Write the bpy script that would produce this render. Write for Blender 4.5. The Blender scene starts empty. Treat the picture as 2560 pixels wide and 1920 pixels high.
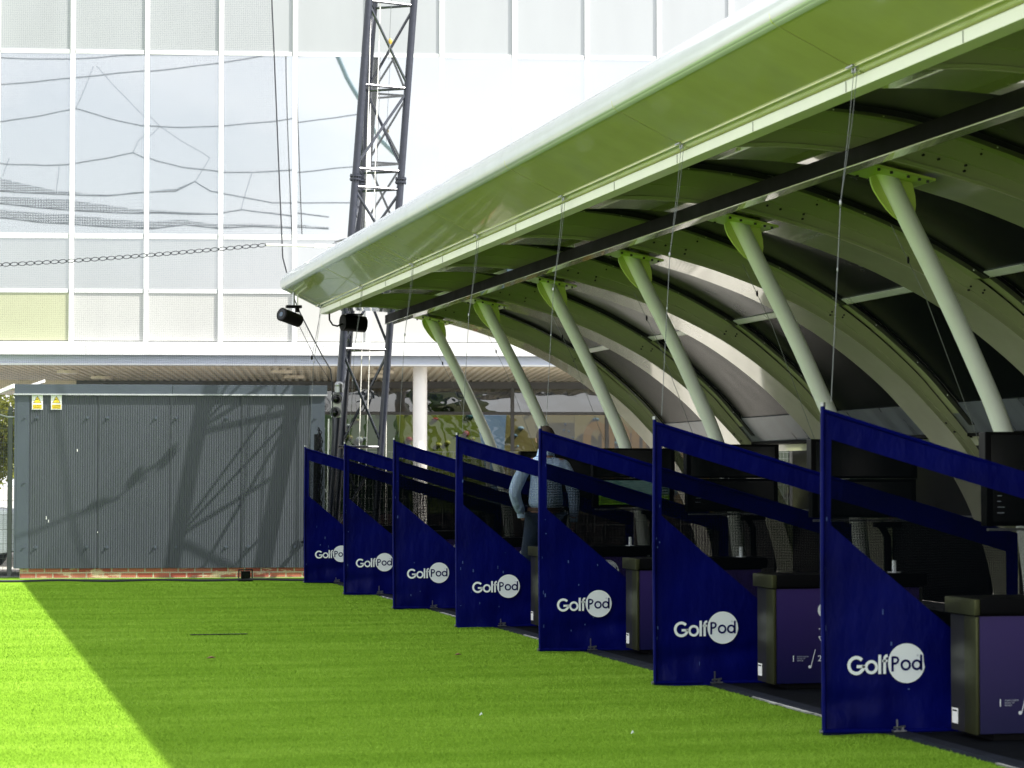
import bpy, bmesh, math, random
import numpy as np
from mathutils import Vector, Matrix
R = math.radians
random.seed(7)
rng = np.random.default_rng(7)

# ------------------------------------------------------------------ camera
scene = bpy.context.scene
col = scene.collection
cam_d = bpy.data.cameras.new("camera")
cam = bpy.data.objects.new("camera", cam_d)
col.objects.link(cam)
cam_d.sensor_width = 36.0
cam_d.lens = 85.0
cam_d.clip_end = 2000
cam.location = (0, 0, 1.393)
cam.rotation_euler = (R(90 + 2.171), 0, R(-13.366))
cam_d.dof.use_dof = True
cam_d.dof.focus_distance = 24.0
cam_d.dof.aperture_fstop = 5.6
scene.camera = cam

# ------------------------------------------------------------------ light
SUN_EL, SUN_AZ = 47.0, -28.5          # azimuth measured from +X, counter-clockwise
ts = Vector((math.cos(R(SUN_EL)) * math.cos(R(SUN_AZ)), math.cos(R(SUN_EL)) * math.sin(R(SUN_AZ)), math.sin(R(SUN_EL))))
sd = bpy.data.lights.new("sun", 'SUN')
sd.energy = 5.0
sd.angle = R(0.5)
sd.color = (1.0, 0.95, 0.86)
sun = bpy.data.objects.new("sun", sd)
col.objects.link(sun)
sun.rotation_euler = (-ts).to_track_quat('-Z', 'Y').to_euler()

world = bpy.data.worlds.new("World")
scene.world = world
world.use_nodes = True
wt = world.node_tree
wn, wl = wt.nodes, wt.links
wn.clear()
sky = wn.new('ShaderNodeTexSky')
sky.sky_type = 'NISHITA'
sky.sun_disc = False
sky.sun_elevation = R(SUN_EL)
sky.sun_rotation = math.atan2(ts.x, ts.y)
sky.air_density = 1.0
sky.dust_density = 1.5
tc = wn.new('ShaderNodeTexCoord')
mp = wn.new('ShaderNodeMapping')
mp.inputs['Scale'].default_value = (1.0, 1.0, 2.2)
cn = wn.new('ShaderNodeTexNoise')
cn.inputs['Scale'].default_value = 2.1
cn.inputs['Detail'].default_value = 7
cn.inputs['Roughness'].default_value = 0.55
cr = wn.new('ShaderNodeValToRGB')
cr.color_ramp.elements[0].position = 0.40
cr.color_ramp.elements[0].color = (0.55, 0.55, 0.55, 1)
cr.color_ramp.elements[1].position = 0.58
cr.color_ramp.elements[1].color = (1, 1, 1, 1)
mixw = wn.new('ShaderNodeMixRGB')
mixw.inputs['Color2'].default_value = (9.0, 9.1, 9.3, 1)
bg = wn.new('ShaderNodeBackground')
bg.inputs['Strength'].default_value = 0.10
wo = wn.new('ShaderNodeOutputWorld')
wl.new(tc.outputs['Generated'], mp.inputs['Vector'])
wl.new(mp.outputs[0], cn.inputs['Vector'])
wl.new(cn.outputs['Fac'], cr.inputs['Fac'])
wl.new(cr.outputs['Color'], mixw.inputs['Fac'])
wl.new(sky.outputs[0], mixw.inputs['Color1'])
wl.new(mixw.outputs[0], bg.inputs['Color'])
wl.new(bg.outputs[0], wo.inputs['Surface'])

scene.view_settings.view_transform = 'Standard'
scene.view_settings.look = 'None'
scene.view_settings.exposure = 1.45
scene.view_settings.gamma = 1.0
scene.render.engine = 'CYCLES'
cy = scene.cycles
cy.max_bounces = 10
cy.diffuse_bounces = 5
cy.glossy_bounces = 5
cy.transmission_bounces = 6
cy.transparent_max_bounces = 40
cy.sample_clamp_indirect = 8

# ------------------------------------------------------------------ materials
MATS = {}
class NT:
    def __init__(s, name):
        s.m = bpy.data.materials.new(name); s.m.use_nodes = True
        s.t = s.m.node_tree; s.n = s.t.nodes; s.l = s.t.links
        s.b = s.n['Principled BSDF']; s.out = s.n['Material Output']
    def new(s, t, **kw):
        x = s.n.new(t)
        for k, v in kw.items():
            if k in x.inputs: x.inputs[k].default_value = v
            else: setattr(x, k, v)
        return x
    def coord(s, scale=(1, 1, 1), rot=(0, 0, 0)):
        c = s.new('ShaderNodeTexCoord'); m = s.new('ShaderNodeMapping')
        m.inputs['Scale'].default_value = scale; m.inputs['Rotation'].default_value = rot
        s.l.new(c.outputs['Object'], m.inputs['Vector']); return m.outputs[0]
    def noise(s, vec, scale, detail=4, rough=.55):
        x = s.new('ShaderNodeTexNoise'); x.inputs['Scale'].default_value = scale
        x.inputs['Detail'].default_value = detail; x.inputs['Roughness'].default_value = rough
        s.l.new(vec, x.inputs['Vector']); return x.outputs['Fac']
    def ramp(s, f, stops):
        x = s.new('ShaderNodeValToRGB'); r = x.color_ramp
        while len(r.elements) < len(stops): r.elements.new(.5)
        for e, (p, c) in zip(r.elements, stops):
            e.position = p; e.color = (c[0], c[1], c[2], 1) if not isinstance(c, (int, float)) else (c, c, c, 1)
        s.l.new(f, x.inputs['Fac']); return x.outputs['Color']
    def bump(s, h, dist=.01, strength=1.0):
        x = s.new('ShaderNodeBump'); x.inputs['Distance'].default_value = dist
        x.inputs['Strength'].default_value = strength
        s.l.new(h, x.inputs['Height']); s.l.new(x.outputs[0], s.b.inputs['Normal']); return x
    def math(s, op, a, b=None):
        x = s.new('ShaderNodeMath'); x.operation = op
        for i, v in enumerate((a, b)):
            if v is None: continue
            if isinstance(v, (int, float)): x.inputs[i].default_value = v
            else: s.l.new(v, x.inputs[i])
        return x.outputs[0]

def paint(name, c, rough=.4, metal=0.0, var=.12, scale=3.0, bump=0.0, bscale=20, coat=0.0, spec=.5, stretch=(1, 1, 1)):
    """paint or plastic with mild dirt variation"""
    k = NT(name); v = k.coord(stretch)
    f = k.noise(v, scale, 6)
    lo = tuple(max(0, x * (1 - var)) for x in c); hi = tuple(min(1, x * (1 + var * .6)) for x in c)
    k.l.new(k.ramp(f, [(.3, lo), (.7, hi)]), k.b.inputs['Base Color'])
    k.b.inputs['Roughness'].default_value = rough
    k.b.inputs['Metallic'].default_value = metal
    k.b.inputs['Coat Weight'].default_value = coat
    k.b.inputs['Specular IOR Level'].default_value = spec
    k.l.new(k.ramp(f, [(.2, rough * .8), (.8, min(1, rough * 1.2))]), k.b.inputs['Roughness'])
    if bump:
        k.bump(k.noise(v, bscale, 4), bump)
    MATS[name] = k.m
    return k.m

strut_m = paint('strut_paint', (.62, .65, .58), .40, var=.06, bump=.001, bscale=3)
fin_bounce_m = paint('fin_turf_bounce_lime', (.42, .52, .10), .42, var=.06)  # lime is light bounced off the turf, put into the base colour
skin_white_m = paint('canopy_lip_white', (.44, .46, .48), .20, var=.05, coat=.5)
canopy_m = paint('canopy_paint', (.36, .39, .21), .42, var=.06, bump=.001, bscale=3)  # off-white paint with the turf's green bounce light mixed into its colour
fasc_m = paint('canopy_fascia_gloss', (.50, .51, .20), .16, var=.06, coat=.6, bump=.0035, bscale=2.2)  # white fascia; the turf reflected in it is painted in as olive
flange_m = paint('canopy_flange_gloss', (.62, .61, .46), .16, metal=.12, var=.06, bump=.002, bscale=2.6, coat=1.0)
beam_m = paint('white_beam_paint', (.80, .77, .74), .35, var=.05)
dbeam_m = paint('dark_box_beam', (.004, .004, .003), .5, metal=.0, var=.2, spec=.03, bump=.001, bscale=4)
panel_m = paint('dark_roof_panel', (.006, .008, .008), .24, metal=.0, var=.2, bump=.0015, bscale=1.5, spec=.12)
panelu_m = paint('metal_roof_panel', (.085, .095, .10), .24, metal=.9, var=.25, bump=.002, bscale=1.2)
blackstrip_m = paint('black_rubber_strip', (.008, .010, .011), .35, var=.3)
sheet_glow_m = paint('sheet_end_glow_white', (.82, .83, .85), .3, metal=.2, var=.1)  # white that paints in the bright light at the roof sheet step
sill_m = paint('sill_grey', (.20, .22, .25), .3, metal=.3, var=.35, scale=1.5, stretch=(1, 2, .3))
roofout_m = paint('white_roof_sheet', (.78, .80, .80), .35, var=.05)
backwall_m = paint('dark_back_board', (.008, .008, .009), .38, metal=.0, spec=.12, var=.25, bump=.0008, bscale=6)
galv_m = paint('galvanised_steel', (.30, .31, .32), .35, metal=.9, var=.2, scale=12)
bolt_m = paint('dark_bolt', (.03, .03, .03), .4, metal=.6)
whitedot_m = paint('white_rivet', (.7, .7, .7), .4)
mast_m = paint('mast_dark_paint', (.006, .009, .020), .38, metal=.0, var=.3, scale=14, coat=.1, bump=.0015, bscale=30)
mastw_m = paint('mast_brace_paint', (.028, .032, .045), .28, metal=.2, var=.3, scale=14, coat=.4)
black_m = paint('black_plastic', (.003, .003, .0035), .38, var=.3, spec=.08)
blackmatt_m = paint('black_matt', (.005, .005, .006), .6, var=.3, spec=.1)
console_black = paint('console_black_cap', (.003, .003, .004), .5, var=.2, spec=.06)
console_metal = paint('console_anodised', (.075, .080, .035), .38, metal=.8, var=.1)
console_end = paint('console_end_gloss', (.06, .06, .055), .32, metal=.7, var=.1)
white_m = paint('white_print', (.78, .82, .84), .5, var=.03)
greyprint_m = paint('grey_print', (.40, .42, .50), .5, var=.03)
rope_w = paint('white_rope', (.75, .74, .70), .7)
rope_b = paint('black_rope', (.02, .022, .03), .8)
cord_m = paint('overhead_cord_blue', (.03, .05, .09), .8)
cable_m = paint('wire_cable', (.15, .16, .16), .4, metal=.7)
shedtrim_m = paint('shed_trim', (.048, .062, .080), .4, var=.1, bump=.001)
shedlip_m = paint('shed_drip_edge', (.36, .38, .40), .35, var=.1)
yellow_m = paint('sign_yellow', (.85, .62, .03), .5, var=.06)
signw_m = paint('sign_white', (.80, .80, .78), .5, var=.05)
fence_m = paint('fence_wire', (.10, .11, .10), .5, metal=.3)
frame_m = paint('facade_frame_white', (.62, .63, .64), .4, var=.04)
fascW_m = paint('facade_fascia_white', (.60, .61, .61), .45, var=.07, scale=1.2, stretch=(.5, 1, 6))
fasc_shade_m = paint('facade_fascia_shade_tint', (.56, .60, .70), .45, var=.05)  # white fascia in its own shadow, the shade painted as lavender
soffit_m = paint('soffit_cream', (.82, .74, .60), .55, var=.10, scale=1.5)
column_m = paint('column_white', (.80, .78, .75), .5, var=.06, scale=2)
winframe_m = paint('window_frame_grey', (.10, .10, .10), .45, var=.1)
lamp_m = paint('soffit_lamp_cream', (.75, .68, .55), .4)
interior_m = paint('interior_wall_blue', (.26, .33, .45), .7, var=.2, scale=.6)
darkbrick_m = paint('dark_sill_wall', (.05, .028, .026), .75, var=.3)

def mat_facade(name, base, tint_lines=True, mirror=0.0):
    k = NT(name); v = k.coord((1, 1, 1))
    w = k.new('ShaderNodeTexWave'); w.wave_type = 'BANDS'; w.bands_direction = 'X'
    w.inputs['Scale'].default_value = 22; w.inputs['Distortion'].default_value = .3
    k.l.new(v, w.inputs['Vector'])
    f = k.noise(k.coord((1, 1, .25)), 1.2, 5)
    mx = k.new('ShaderNodeMixRGB'); mx.blend_type = 'MULTIPLY'; mx.inputs['Fac'].default_value = .25 if tint_lines else .05
    k.l.new(k.ramp(f, [(.3, tuple(x * .90 for x in base)), (.75, base)]), mx.inputs['Color1'])
    k.l.new(k.ramp(w.outputs['Fac'], [(0, .8), (1, 1.0)]), mx.inputs['Color2'])
    k.l.new(mx.outputs[0], k.b.inputs['Base Color'])
    k.b.inputs['Roughness'].default_value = .4
    if mirror:
        k.b.inputs['Roughness'].default_value = .35
        g = k.new('ShaderNodeBsdfGlossy'); g.inputs['Roughness'].default_value = .015
        g.inputs['Color'].default_value = (.57, .575, .578, 1)
        b = k.new('ShaderNodeBump'); b.inputs['Distance'].default_value = .0012
        k.l.new(k.noise(k.coord((1, 1, .6)), .8, 1), b.inputs['Height'])
        k.l.new(b.outputs[0], g.inputs['Normal'])
        ms = k.new('ShaderNodeMixShader'); ms.inputs[0].default_value = mirror
        k.l.new(k.b.outputs[0], ms.inputs[1]); k.l.new(g.outputs[0], ms.inputs[2])
        k.l.new(ms.outputs[0], k.out.inputs['Surface'])
    return k.m
fac_top = mat_facade('facade_polycarbonate_blue', (.33, .347, .365))
fac_mirror = mat_facade('facade_mirror_glass', (.20, .21, .22), False, .74)
fac_mirror2 = mat_facade('facade_mirror_glass_low', (.28, .29, .295), True, .5)
fac_low = mat_facade('facade_panel_offwhite', (.45, .45, .44))
fac_yel = mat_facade('facade_panel_yellowed', (.40, .41, .28))

def mat_glass(refl, nm):
    k = NT(nm)
    g = k.new('ShaderNodeBsdfGlossy'); g.inputs['Roughness'].default_value = .01
    b = k.new('ShaderNodeBump'); b.inputs['Distance'].default_value = .005
    k.l.new(k.noise(k.coord((1, 1, 1.5)), 1.1, 2), b.inputs['Height'])
    k.l.new(b.outputs[0], g.inputs['Normal'])
    t = k.new('ShaderNodeBsdfTransparent'); t.inputs['Color'].default_value = (.15, .18, .175, 1)
    ms = k.new('ShaderNodeMixShader'); ms.inputs[0].default_value = refl
    k.l.new(t.outputs[0], ms.inputs[1]); k.l.new(g.outputs[0], ms.inputs[2])
    k.l.new(ms.outputs[0], k.out.inputs['Surface'])
    return k.m
glass_m = mat_glass(.05, 'window_glass'); glass_t = mat_glass(.16, 'window_glass_transom')

def mat_grid(name, color, pitch, frac, axes=('X', 'Z'), rough=.8, wob=0.0):
    """woven net: threads opaque, holes clear, laid out in the object's own coordinates"""
    k = NT(name)
    v = k.coord((1, 1, 1))
    if wob:
        nz = k.new('ShaderNodeTexNoise'); nz.inputs['Scale'].default_value = 1.3
        k.l.new(v, nz.inputs['Vector'])
        add = k.new('ShaderNodeVectorMath'); add.operation = 'MULTIPLY_ADD'
        add.inputs[1].default_value = (wob,) * 3
        k.l.new(nz.outputs['Color'], add.inputs[0]); k.l.new(v, add.inputs[2]); v = add.outputs[0]
    sp = k.new('ShaderNodeSeparateXYZ'); k.l.new(v, sp.inputs[0])
    ms = []
    for a in axes:
        f = k.math('FRACT', k.math('MULTIPLY', sp.outputs[a], 1 / pitch))
        ms.append(k.math('LESS_THAN', f, frac))
    m = k.math('MAXIMUM', ms[0], ms[1])
    tr = k.new('ShaderNodeBsdfTransparent')
    k.b.inputs['Base Color'].default_value = (*color, 1)
    k.b.inputs['Roughness'].default_value = rough
    k.b.inputs['Specular IOR Level'].default_value = 0.0
    mx = k.new('ShaderNodeMixShader')
    k.l.new(m, mx.inputs[0]); k.l.new(tr.outputs[0], mx.inputs[1]); k.l.new(k.b.outputs[0], mx.inputs[2])
    k.l.new(mx.outputs[0], k.out.inputs['Surface'])
    return k.m
net_m = mat_grid('safety_net_mesh', (.06, .07, .09), .024, .052, wob=.05)
ohnet_m = mat_grid('overhead_net_mesh', (.03, .05, .08), .06, .26)
bmesh_m = mat_grid('banner_mesh', (.0012, .002, .003), .0036, .40, wob=.012)

def mat_cloth():
    k = NT('banner_blue_vinyl'); v = k.coord((1, 1, 1))
    f = k.noise(v, 1.7, 5)
    k.l.new(k.ramp(f, [(.3, (.0004, .0010, .048)), (.7, (.0010, .0030, .105)), (.85, (.002, .008, .17))]), k.b.inputs['Base Color'])
    k.b.inputs['Roughness'].default_value = .42
    k.b.inputs['Specular IOR Level'].default_value = .07
    f2 = k.noise(k.coord((1, 1, .45)), 5, 4)
    k.bump(f2, .022, .9)
    return k.m
cloth_m = mat_cloth()

scuff_m = paint('banner_scuff', (.05, .09, .28), .6)
def mat_shed():
    k = NT('shed_cladding_grey'); v = k.coord((1, 1, 1))
    f = k.noise(k.coord((1, 1, .3)), 1.3, 6)
    k.l.new(k.ramp(f, [(.3, (.036, .044, .053)), (.75, (.049, .058, .069))]), k.b.inputs['Base Color'])
    k.b.inputs['Roughness'].default_value = .42
    k.bump(k.noise(v, 2.0, 3), .01, .6)
    return k.m
shed_m = mat_shed()

def mat_brick():
    k = NT('shed_plinth_brick'); v = k.coord((1, 1, 1), (R(90), 0, 0))
    b = k.new('ShaderNodeTexBrick')
    b.inputs['Scale'].default_value = 1.0
    b.inputs['Brick Width'].default_value = .225; b.inputs['Row Height'].default_value = .075
    b.inputs['Mortar Size'].default_value = .010
    b.inputs['Color1'].default_value = (.30, .055, .03, 1); b.inputs['Color2'].default_value = (.42, .13, .08, 1)
    b.inputs['Mortar'].default_value = (.42, .36, .27, 1)
    k.l.new(v, b.inputs['Vector'])
    f = k.noise(k.coord((.6, 1, 2.2)), 4.5, 6, .7)
    mx = k.new('ShaderNodeMixRGB'); mx.inputs['Color2'].default_value = (.58, .47, .32, 1)
    k.l.new(k.ramp(f, [(.55, 0.0), (.62, .9)]), mx.inputs['Fac'])
    k.l.new(b.outputs['Color'], mx.inputs['Color1'])
    k.l.new(mx.outputs[0], k.b.inputs['Base Color'])
    k.b.inputs['Roughness'].default_value = .85
    k.bump(b.outputs['Fac'], -.006)
    return k.m
brick_m = mat_brick()

def mat_turf():
    k = NT('turf_green'); v = k.coord((1, 1, 1))
    a = k.noise(k.coord((.35, 1.6, 1)), 1.3, 5, .6); b = k.noise(v, 60, 4, .7); c = k.noise(k.coord((1.0, 3.0, 1)), 8, 5, .65)
    m = k.math('ADD', k.math('MULTIPLY', a, .5), k.math('ADD', k.math('MULTIPLY', b, .2), k.math('MULTIPLY', c, .3)))
    mk = k.new('ShaderNodeMixRGB'); mk.inputs['Color2'].default_value = (.035, .075, .012, 1)
    k.l.new(k.ramp(k.noise(k.coord((1.6, 9, 1), (0, 0, .15)), 2.6, 5, .75), [(.66, 0.0), (.74, .75)]), mk.inputs['Fac'])
    k.l.new(k.ramp(m, [(.34, (.092, .188, .013)), (.5, (.130, .242, .020)), (.66, (.175, .298, .032))]), mk.inputs['Color1'])
    k.l.new(mk.outputs[0], k.b.inputs['Base Color'])
    k.b.inputs['Roughness'].default_value = .75
    k.b.inputs['Specular IOR Level'].default_value = 0.0
    k.b.inputs['Sheen Weight'].default_value = .0
    k.b.inputs['Sheen Tint'].default_value = (.8, .9, .3, 1)
    k.bump(k.math('ADD', b, c), .012)
    return k.m
turf_m = mat_turf()
def mat_blade():
    k = NT('turf_blade'); v = k.coord((1, 1, 1))
    a = k.noise(k.coord((.35, 1.6, 1)), 1.3, 5, .6); c = k.noise(v, 130, 2, .6)
    m = k.math('ADD', k.math('MULTIPLY', a, .65), k.math('MULTIPLY', c, .35))
    mk = k.new('ShaderNodeMixRGB'); mk.inputs['Color2'].default_value = (.045, .095, .014, 1)
    k.l.new(k.ramp(k.noise(k.coord((1.6, 9, 1), (0, 0, .15)), 2.6, 5, .75), [(.66, 0.0), (.74, .75)]), mk.inputs['Fac'])
    k.l.new(k.ramp(m, [(.34, (.128, .250, .018)), (.5, (.178, .318, .030)), (.66, (.235, .385, .050))]), mk.inputs['Color1'])
    k.l.new(mk.outputs[0], k.b.inputs['Base Color'])
    k.b.inputs['Roughness'].default_value = .5
    k.b.inputs['Specular IOR Level'].default_value = .03
    return k.m
blade_m = mat_blade()
asph_m = paint('paving_grey', (.30, .29, .27), .9, var=.25, scale=1.5, bump=.004, bscale=60)
rubber_m = paint('rubber_mat_black', (.004, .005, .007), .9, var=.35, spec=.05, scale=3, bump=.004, bscale=90)
edging_m = paint('rubber_edging', (.012, .015, .024), .8, var=.4, spec=.1, scale=10, bump=.004, bscale=50)
white_edge = paint('white_turf_backing', (.55, .55, .52), .7, var=.2, scale=15)

def mat_consolefront():
    k = NT('console_purple_print'); c = k.coord((1, 1, 1))
    sp = k.new('ShaderNodeSeparateXYZ'); k.l.new(c, sp.inputs[0])
    f = k.noise(c, 2, 3)
    m = k.math('ADD', k.math('MULTIPLY', sp.outputs['Z'], 1.2), k.math('MULTIPLY', f, .2))
    k.l.new(k.ramp(m, [(.15, (.005, .005, .050)), (.9, (.032, .016, .115))]), k.b.inputs['Base Color'])
    k.b.inputs['Roughness'].default_value = .35
    return k.m
consf_m = mat_consolefront()

def mat_shirt():
    k = NT('shirt_check'); c = k.coord((1, 1, 1))
    sp = k.new('ShaderNodeSeparateXYZ'); k.l.new(c, sp.inputs[0])
    fs = [k.math('LESS_THAN', k.math('FRACT', k.math('MULTIPLY', sp.outputs[a], 1 / .016)), .42) for a in ('X', 'Z')]
    s = k.math('MULTIPLY', k.math('ADD', fs[0], fs[1]), .5)
    k.l.new(k.ramp(s, [(0, (.74, .86, 1.0)), (.5, (.45, .62, .95)), (1, (.22, .38, .75))]), k.b.inputs['Base Color'])
    k.b.inputs['Roughness'].default_value = .8
    k.bump(k.noise(k.coord((1, 1, .6)), 11, 4), .06, .9)
    return k.m
shirt_m = mat_shirt()
skin_m = paint('skin', (.50, .28, .20), .5, var=.1, scale=20)
hair_m = paint('hair_greying_brown', (.045, .027, .018), .7, var=.4, scale=60, bump=.004, bscale=120)
jeans_m = paint('jeans_navy', (.012, .026, .055), .85, var=.3, scale=8, bump=.01, bscale=12)
belt_m = paint('belt_brown', (.07, .03, .015), .5)
shoe_m = paint('shoe_leather', (.03, .02, .015), .4)
carp_m = paint('car_white_paint', (.75, .78, .82), .2, coat=.8, var=.03)
carg_m = paint('car_window', (.03, .05, .07), .05, var=.1, coat=.5)
tyre_m = paint('tyre_rubber', (.02, .02, .02), .8)
bark_m = paint('bark', (.12, .09, .06), .9, var=.4, scale=10, bump=.02)
def mat_leaf(name, lo, hi):
    k = NT(name); f = k.noise(k.coord((1, 1, 1)), 1.6, 3)
    k.l.new(k.ramp(f, [(.3, lo), (.7, hi)]), k.b.inputs['Base Color'])
    k.b.inputs['Roughness'].default_value = .55
    tl = k.new('ShaderNodeBsdfTranslucent'); k.l.new(k.n['Color Ramp'].outputs[0], tl.inputs['Color'])
    ms = k.new('ShaderNodeMixShader'); ms.inputs[0].default_value = .35
    k.l.new(k.b.outputs[0], ms.inputs[1]); k.l.new(tl.outputs[0], ms.inputs[2]); k.l.new(ms.outputs[0], k.out.inputs['Surface'])
    return k.m
leaf_y = mat_leaf('leaf_yellow_green', (.10, .13, .012), (.26, .26, .03))
leaf_d = mat_leaf('leaf_dark_green', (.03, .06, .012), (.07, .12, .025))

def emit(name, stops, scale, strength=.5, stretch=(1, 1, 1)):
    k = NT(name); f = k.noise(k.coord(stretch), scale, 3)
    k.l.new(k.ramp(f, stops), k.b.inputs['Emission Color'])
    k.b.inputs['Emission Strength'].default_value = strength
    k.b.inputs['Base Color'].default_value = (.01, .01, .01, 1)
    k.b.inputs['Roughness'].default_value = .15
    return k.m
scr_sky = emit('screen_hills', [(.35, (.02, .07, .06)), (.65, (.08, .14, .13))], 14, .35, (1, 1, 3))
scr_grass = emit('screen_grass', [(.3, (.06, .18, .01)), (.7, (.22, .45, .02))], 10, .22)
scr_off = paint('screen_dark', (.005, .006, .007), .12, var=.2, spec=.25)

# ------------------------------------------------------------------ mesh helper
class MB:
    def __init__(s): s.v = []; s.f = []
    def add(s, vs, fs):
        o = len(s.v); s.v += [tuple(p) for p in vs]; s.f += [tuple(i + o for i in f) for f in fs]; return s
    def box(s, x0, x1, y0, y1, z0, z1, bev=0.0):
        if bev <= 0:
            vs = [(x, y, z) for z in (z0, z1) for y in (y0, y1) for x in (x0, x1)]
            return s.add(vs, [(0, 2, 3, 1), (4, 5, 7, 6), (0, 1, 5, 4), (2, 6, 7, 3), (0, 4, 6, 2), (1, 3, 7, 5)])
        bm = bmesh.new()
        bmesh.ops.create_cube(bm, size=1)
        bmesh.ops.scale(bm, vec=(x1 - x0, y1 - y0, z1 - z0), verts=bm.verts)
        bmesh.ops.translate(bm, vec=((x0 + x1) / 2, (y0 + y1) / 2, (z0 + z1) / 2), verts=bm.verts)
        bmesh.ops.bevel(bm, geom=bm.edges[:], offset=bev, segments=2, affect='EDGES', profile=.7)
        bm.verts.index_update()
        s.add([v.co[:] for v in bm.verts], [tuple(v.index for v in f.verts) for f in bm.faces]); bm.free()
        return s
    def tube(s, pts, r, n=8, cap=True):
        pts = [Vector(p) for p in pts]; k = len(pts)
        rs = r if isinstance(r, (list, tuple)) else [r] * k
        o = len(s.v); prev = None
        for i, p in enumerate(pts):
            t = (pts[min(i + 1, k - 1)] - pts[max(i - 1, 0)]).normalized()
            if prev is None:
                a = t.orthogonal().normalized()
            else:
                a = (prev - t * prev.dot(t))
                a = a.normalized() if a.length > 1e-6 else t.orthogonal().normalized()
            prev = a; b = t.cross(a)
            for j in range(n):
                q = 2 * math.pi * j / n
                s.v.append(tuple(p + (a * math.cos(q) + b * math.sin(q)) * rs[i]))
        for i in range(k - 1):
            for j in range(n):
                s.f.append((o + i * n + j, o + i * n + (j + 1) % n, o + (i + 1) * n + (j + 1) % n, o + (i + 1) * n + j))
        if cap:
            s.f.append(tuple(o + j for j in reversed(range(n)))); s.f.append(tuple(o + (k - 1) * n + j for j in range(n)))
        return s
    def loft(s, rings, closed=True, caps=True):
        """rings: list of equal length point lists"""
        o = len(s.v); n = len(rings[0])
        for r in rings: s.v += [tuple(p) for p in r]
        for i in range(len(rings) - 1):
            for j in range(n if closed else n - 1):
                s.f.append((o + i * n + j, o + i * n + (j + 1) % n, o + (i + 1) * n + (j + 1) % n, o + (i + 1) * n + j))
        if caps and closed:
            s.f.append(tuple(o + j for j in reversed(range(n)))); s.f.append(tuple(o + (len(rings) - 1) * n + j for j in range(n)))
        return s
    def prism_y(s, poly, y0, y1):
        """extrude an (x,z) polygon along y"""
        return s.loft([[(x, y0, z) for x, z in poly], [(x, y1, z) for x, z in poly]])
    def sphere(s, c, r, nu=12, nv=8, sq=(1, 1, 1)):
        o = len(s.v)
        for i in range(nv + 1):
            th = math.pi * i / nv
            for j in range(nu):
                ph = 2 * math.pi * j / nu
                s.v.append((c[0] + r * sq[0] * math.sin(th) * math.cos(ph), c[1] + r * sq[1] * math.sin(th) * math.sin(ph), c[2] + r * sq[2] * math.cos(th)))
        for i in range(nv):
            for j in range(nu):
                s.f.append((o + i * nu + j, o + (i + 1) * nu + j, o + (i + 1) * nu + (j + 1) % nu, o + i * nu + (j + 1) % nu))
        return s
    def paint_rest(s, start, mat):
        s.extra = getattr(s, 'extra', []) + [(start, mat)]; return s
    def build(s, name, mat, parent=None, smooth=False, off=None):
        me = bpy.data.meshes.new(name)
        if off is None: off = Vector((0, 0, 0))
        if parent is not None and parent.get('_wp') is not None:
            off = Vector(parent['_wp'])
        vs = [(v[0] - off[0], v[1] - off[1], v[2] - off[2]) for v in s.v]
        me.from_pydata(vs, [], s.f); me.update()
        me.materials.append(mat)
        for q, (st_, mt_) in enumerate(getattr(s, 'extra', [])):
            me.materials.append(mt_)
            for p in me.polygons[st_:]: p.material_index = q + 1
        if smooth:
            for p in me.polygons: p.use_smooth = True
            try: me.set_sharp_from_angle(angle=R(40))
            except Exception: pass
        o = bpy.data.objects.new(name, me); col.objects.link(o)
        if parent is not None:
            o.parent = parent
            if parent.get('_wp') is not None: o['_wp'] = list(off)
        elif off.length > 0:
            o.location = off
        return o

def tag(o, label=None, cat=None, group=None, kind=None):
    if label: o['label'] = label
    if cat: o['category'] = cat
    if group: o['group'] = group
    if kind: o['kind'] = kind
    return o
def thing(name, loc, label, cat, group=None, rz=0.0, local=False):
    """Empty at the thing's base. local=False: parts are given in world coordinates"""
    o = bpy.data.objects.new(name, None); col.objects.link(o)
    o.empty_display_size = .2
    o.location = loc; o.rotation_euler = (0, 0, rz)
    o['_wp'] = [0, 0, 0] if local else list(loc)
    return tag(o, label, cat, group)
def copy_tree(o, parent=None, dloc=None, label=None):
    c = o.copy(); col.objects.link(c); c.parent = parent
    if dloc is not None: c.location = Vector(o.location) + Vector(dloc)
    if label: c['label'] = label
    for ch in o.children: copy_tree(ch, c)
    return c
def struct(name, mb, mat, kind='structure'):
    o = mb.build(name, mat); o['kind'] = kind; return o

# strokes: flat lettering built as thin solid shapes in an (x,z) plane facing -y
def stroke(mb, pts, w, y, t=.0015):
    pts = [Vector((p[0], p[1])) for p in pts]; n = len(pts)
    L, Rr = [], []
    for i, p in enumerate(pts):
        d = (pts[min(i + 1, n - 1)] - pts[max(i - 1, 0)]).normalized()
        q = Vector((-d.y, d.x)) * w / 2
        L.append(p + q); Rr.append(p - q)
    rings = [[(a.x, y, a.y), (b.x, y, b.y), (b.x, y + t, b.y), (a.x, y + t, a.y)] for a, b in zip(L, Rr)]
    mb.loft(rings)
def disc(mb, cx, cz, r, y, t=.0015, n=40):
    mb.prism_y([(cx + r * math.cos(2 * math.pi * i / n), cz + r * math.sin(2 * math.pi * i / n)) for i in range(n)], y, y + t)
def arc(cx, cz, rx, rz, a0, a1, n=18):
    return [(cx + rx * math.cos(R(a0 + (a1 - a0) * i / n)), cz + rz * math.sin(R(a0 + (a1 - a0) * i / n))) for i in range(n + 1)]
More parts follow.
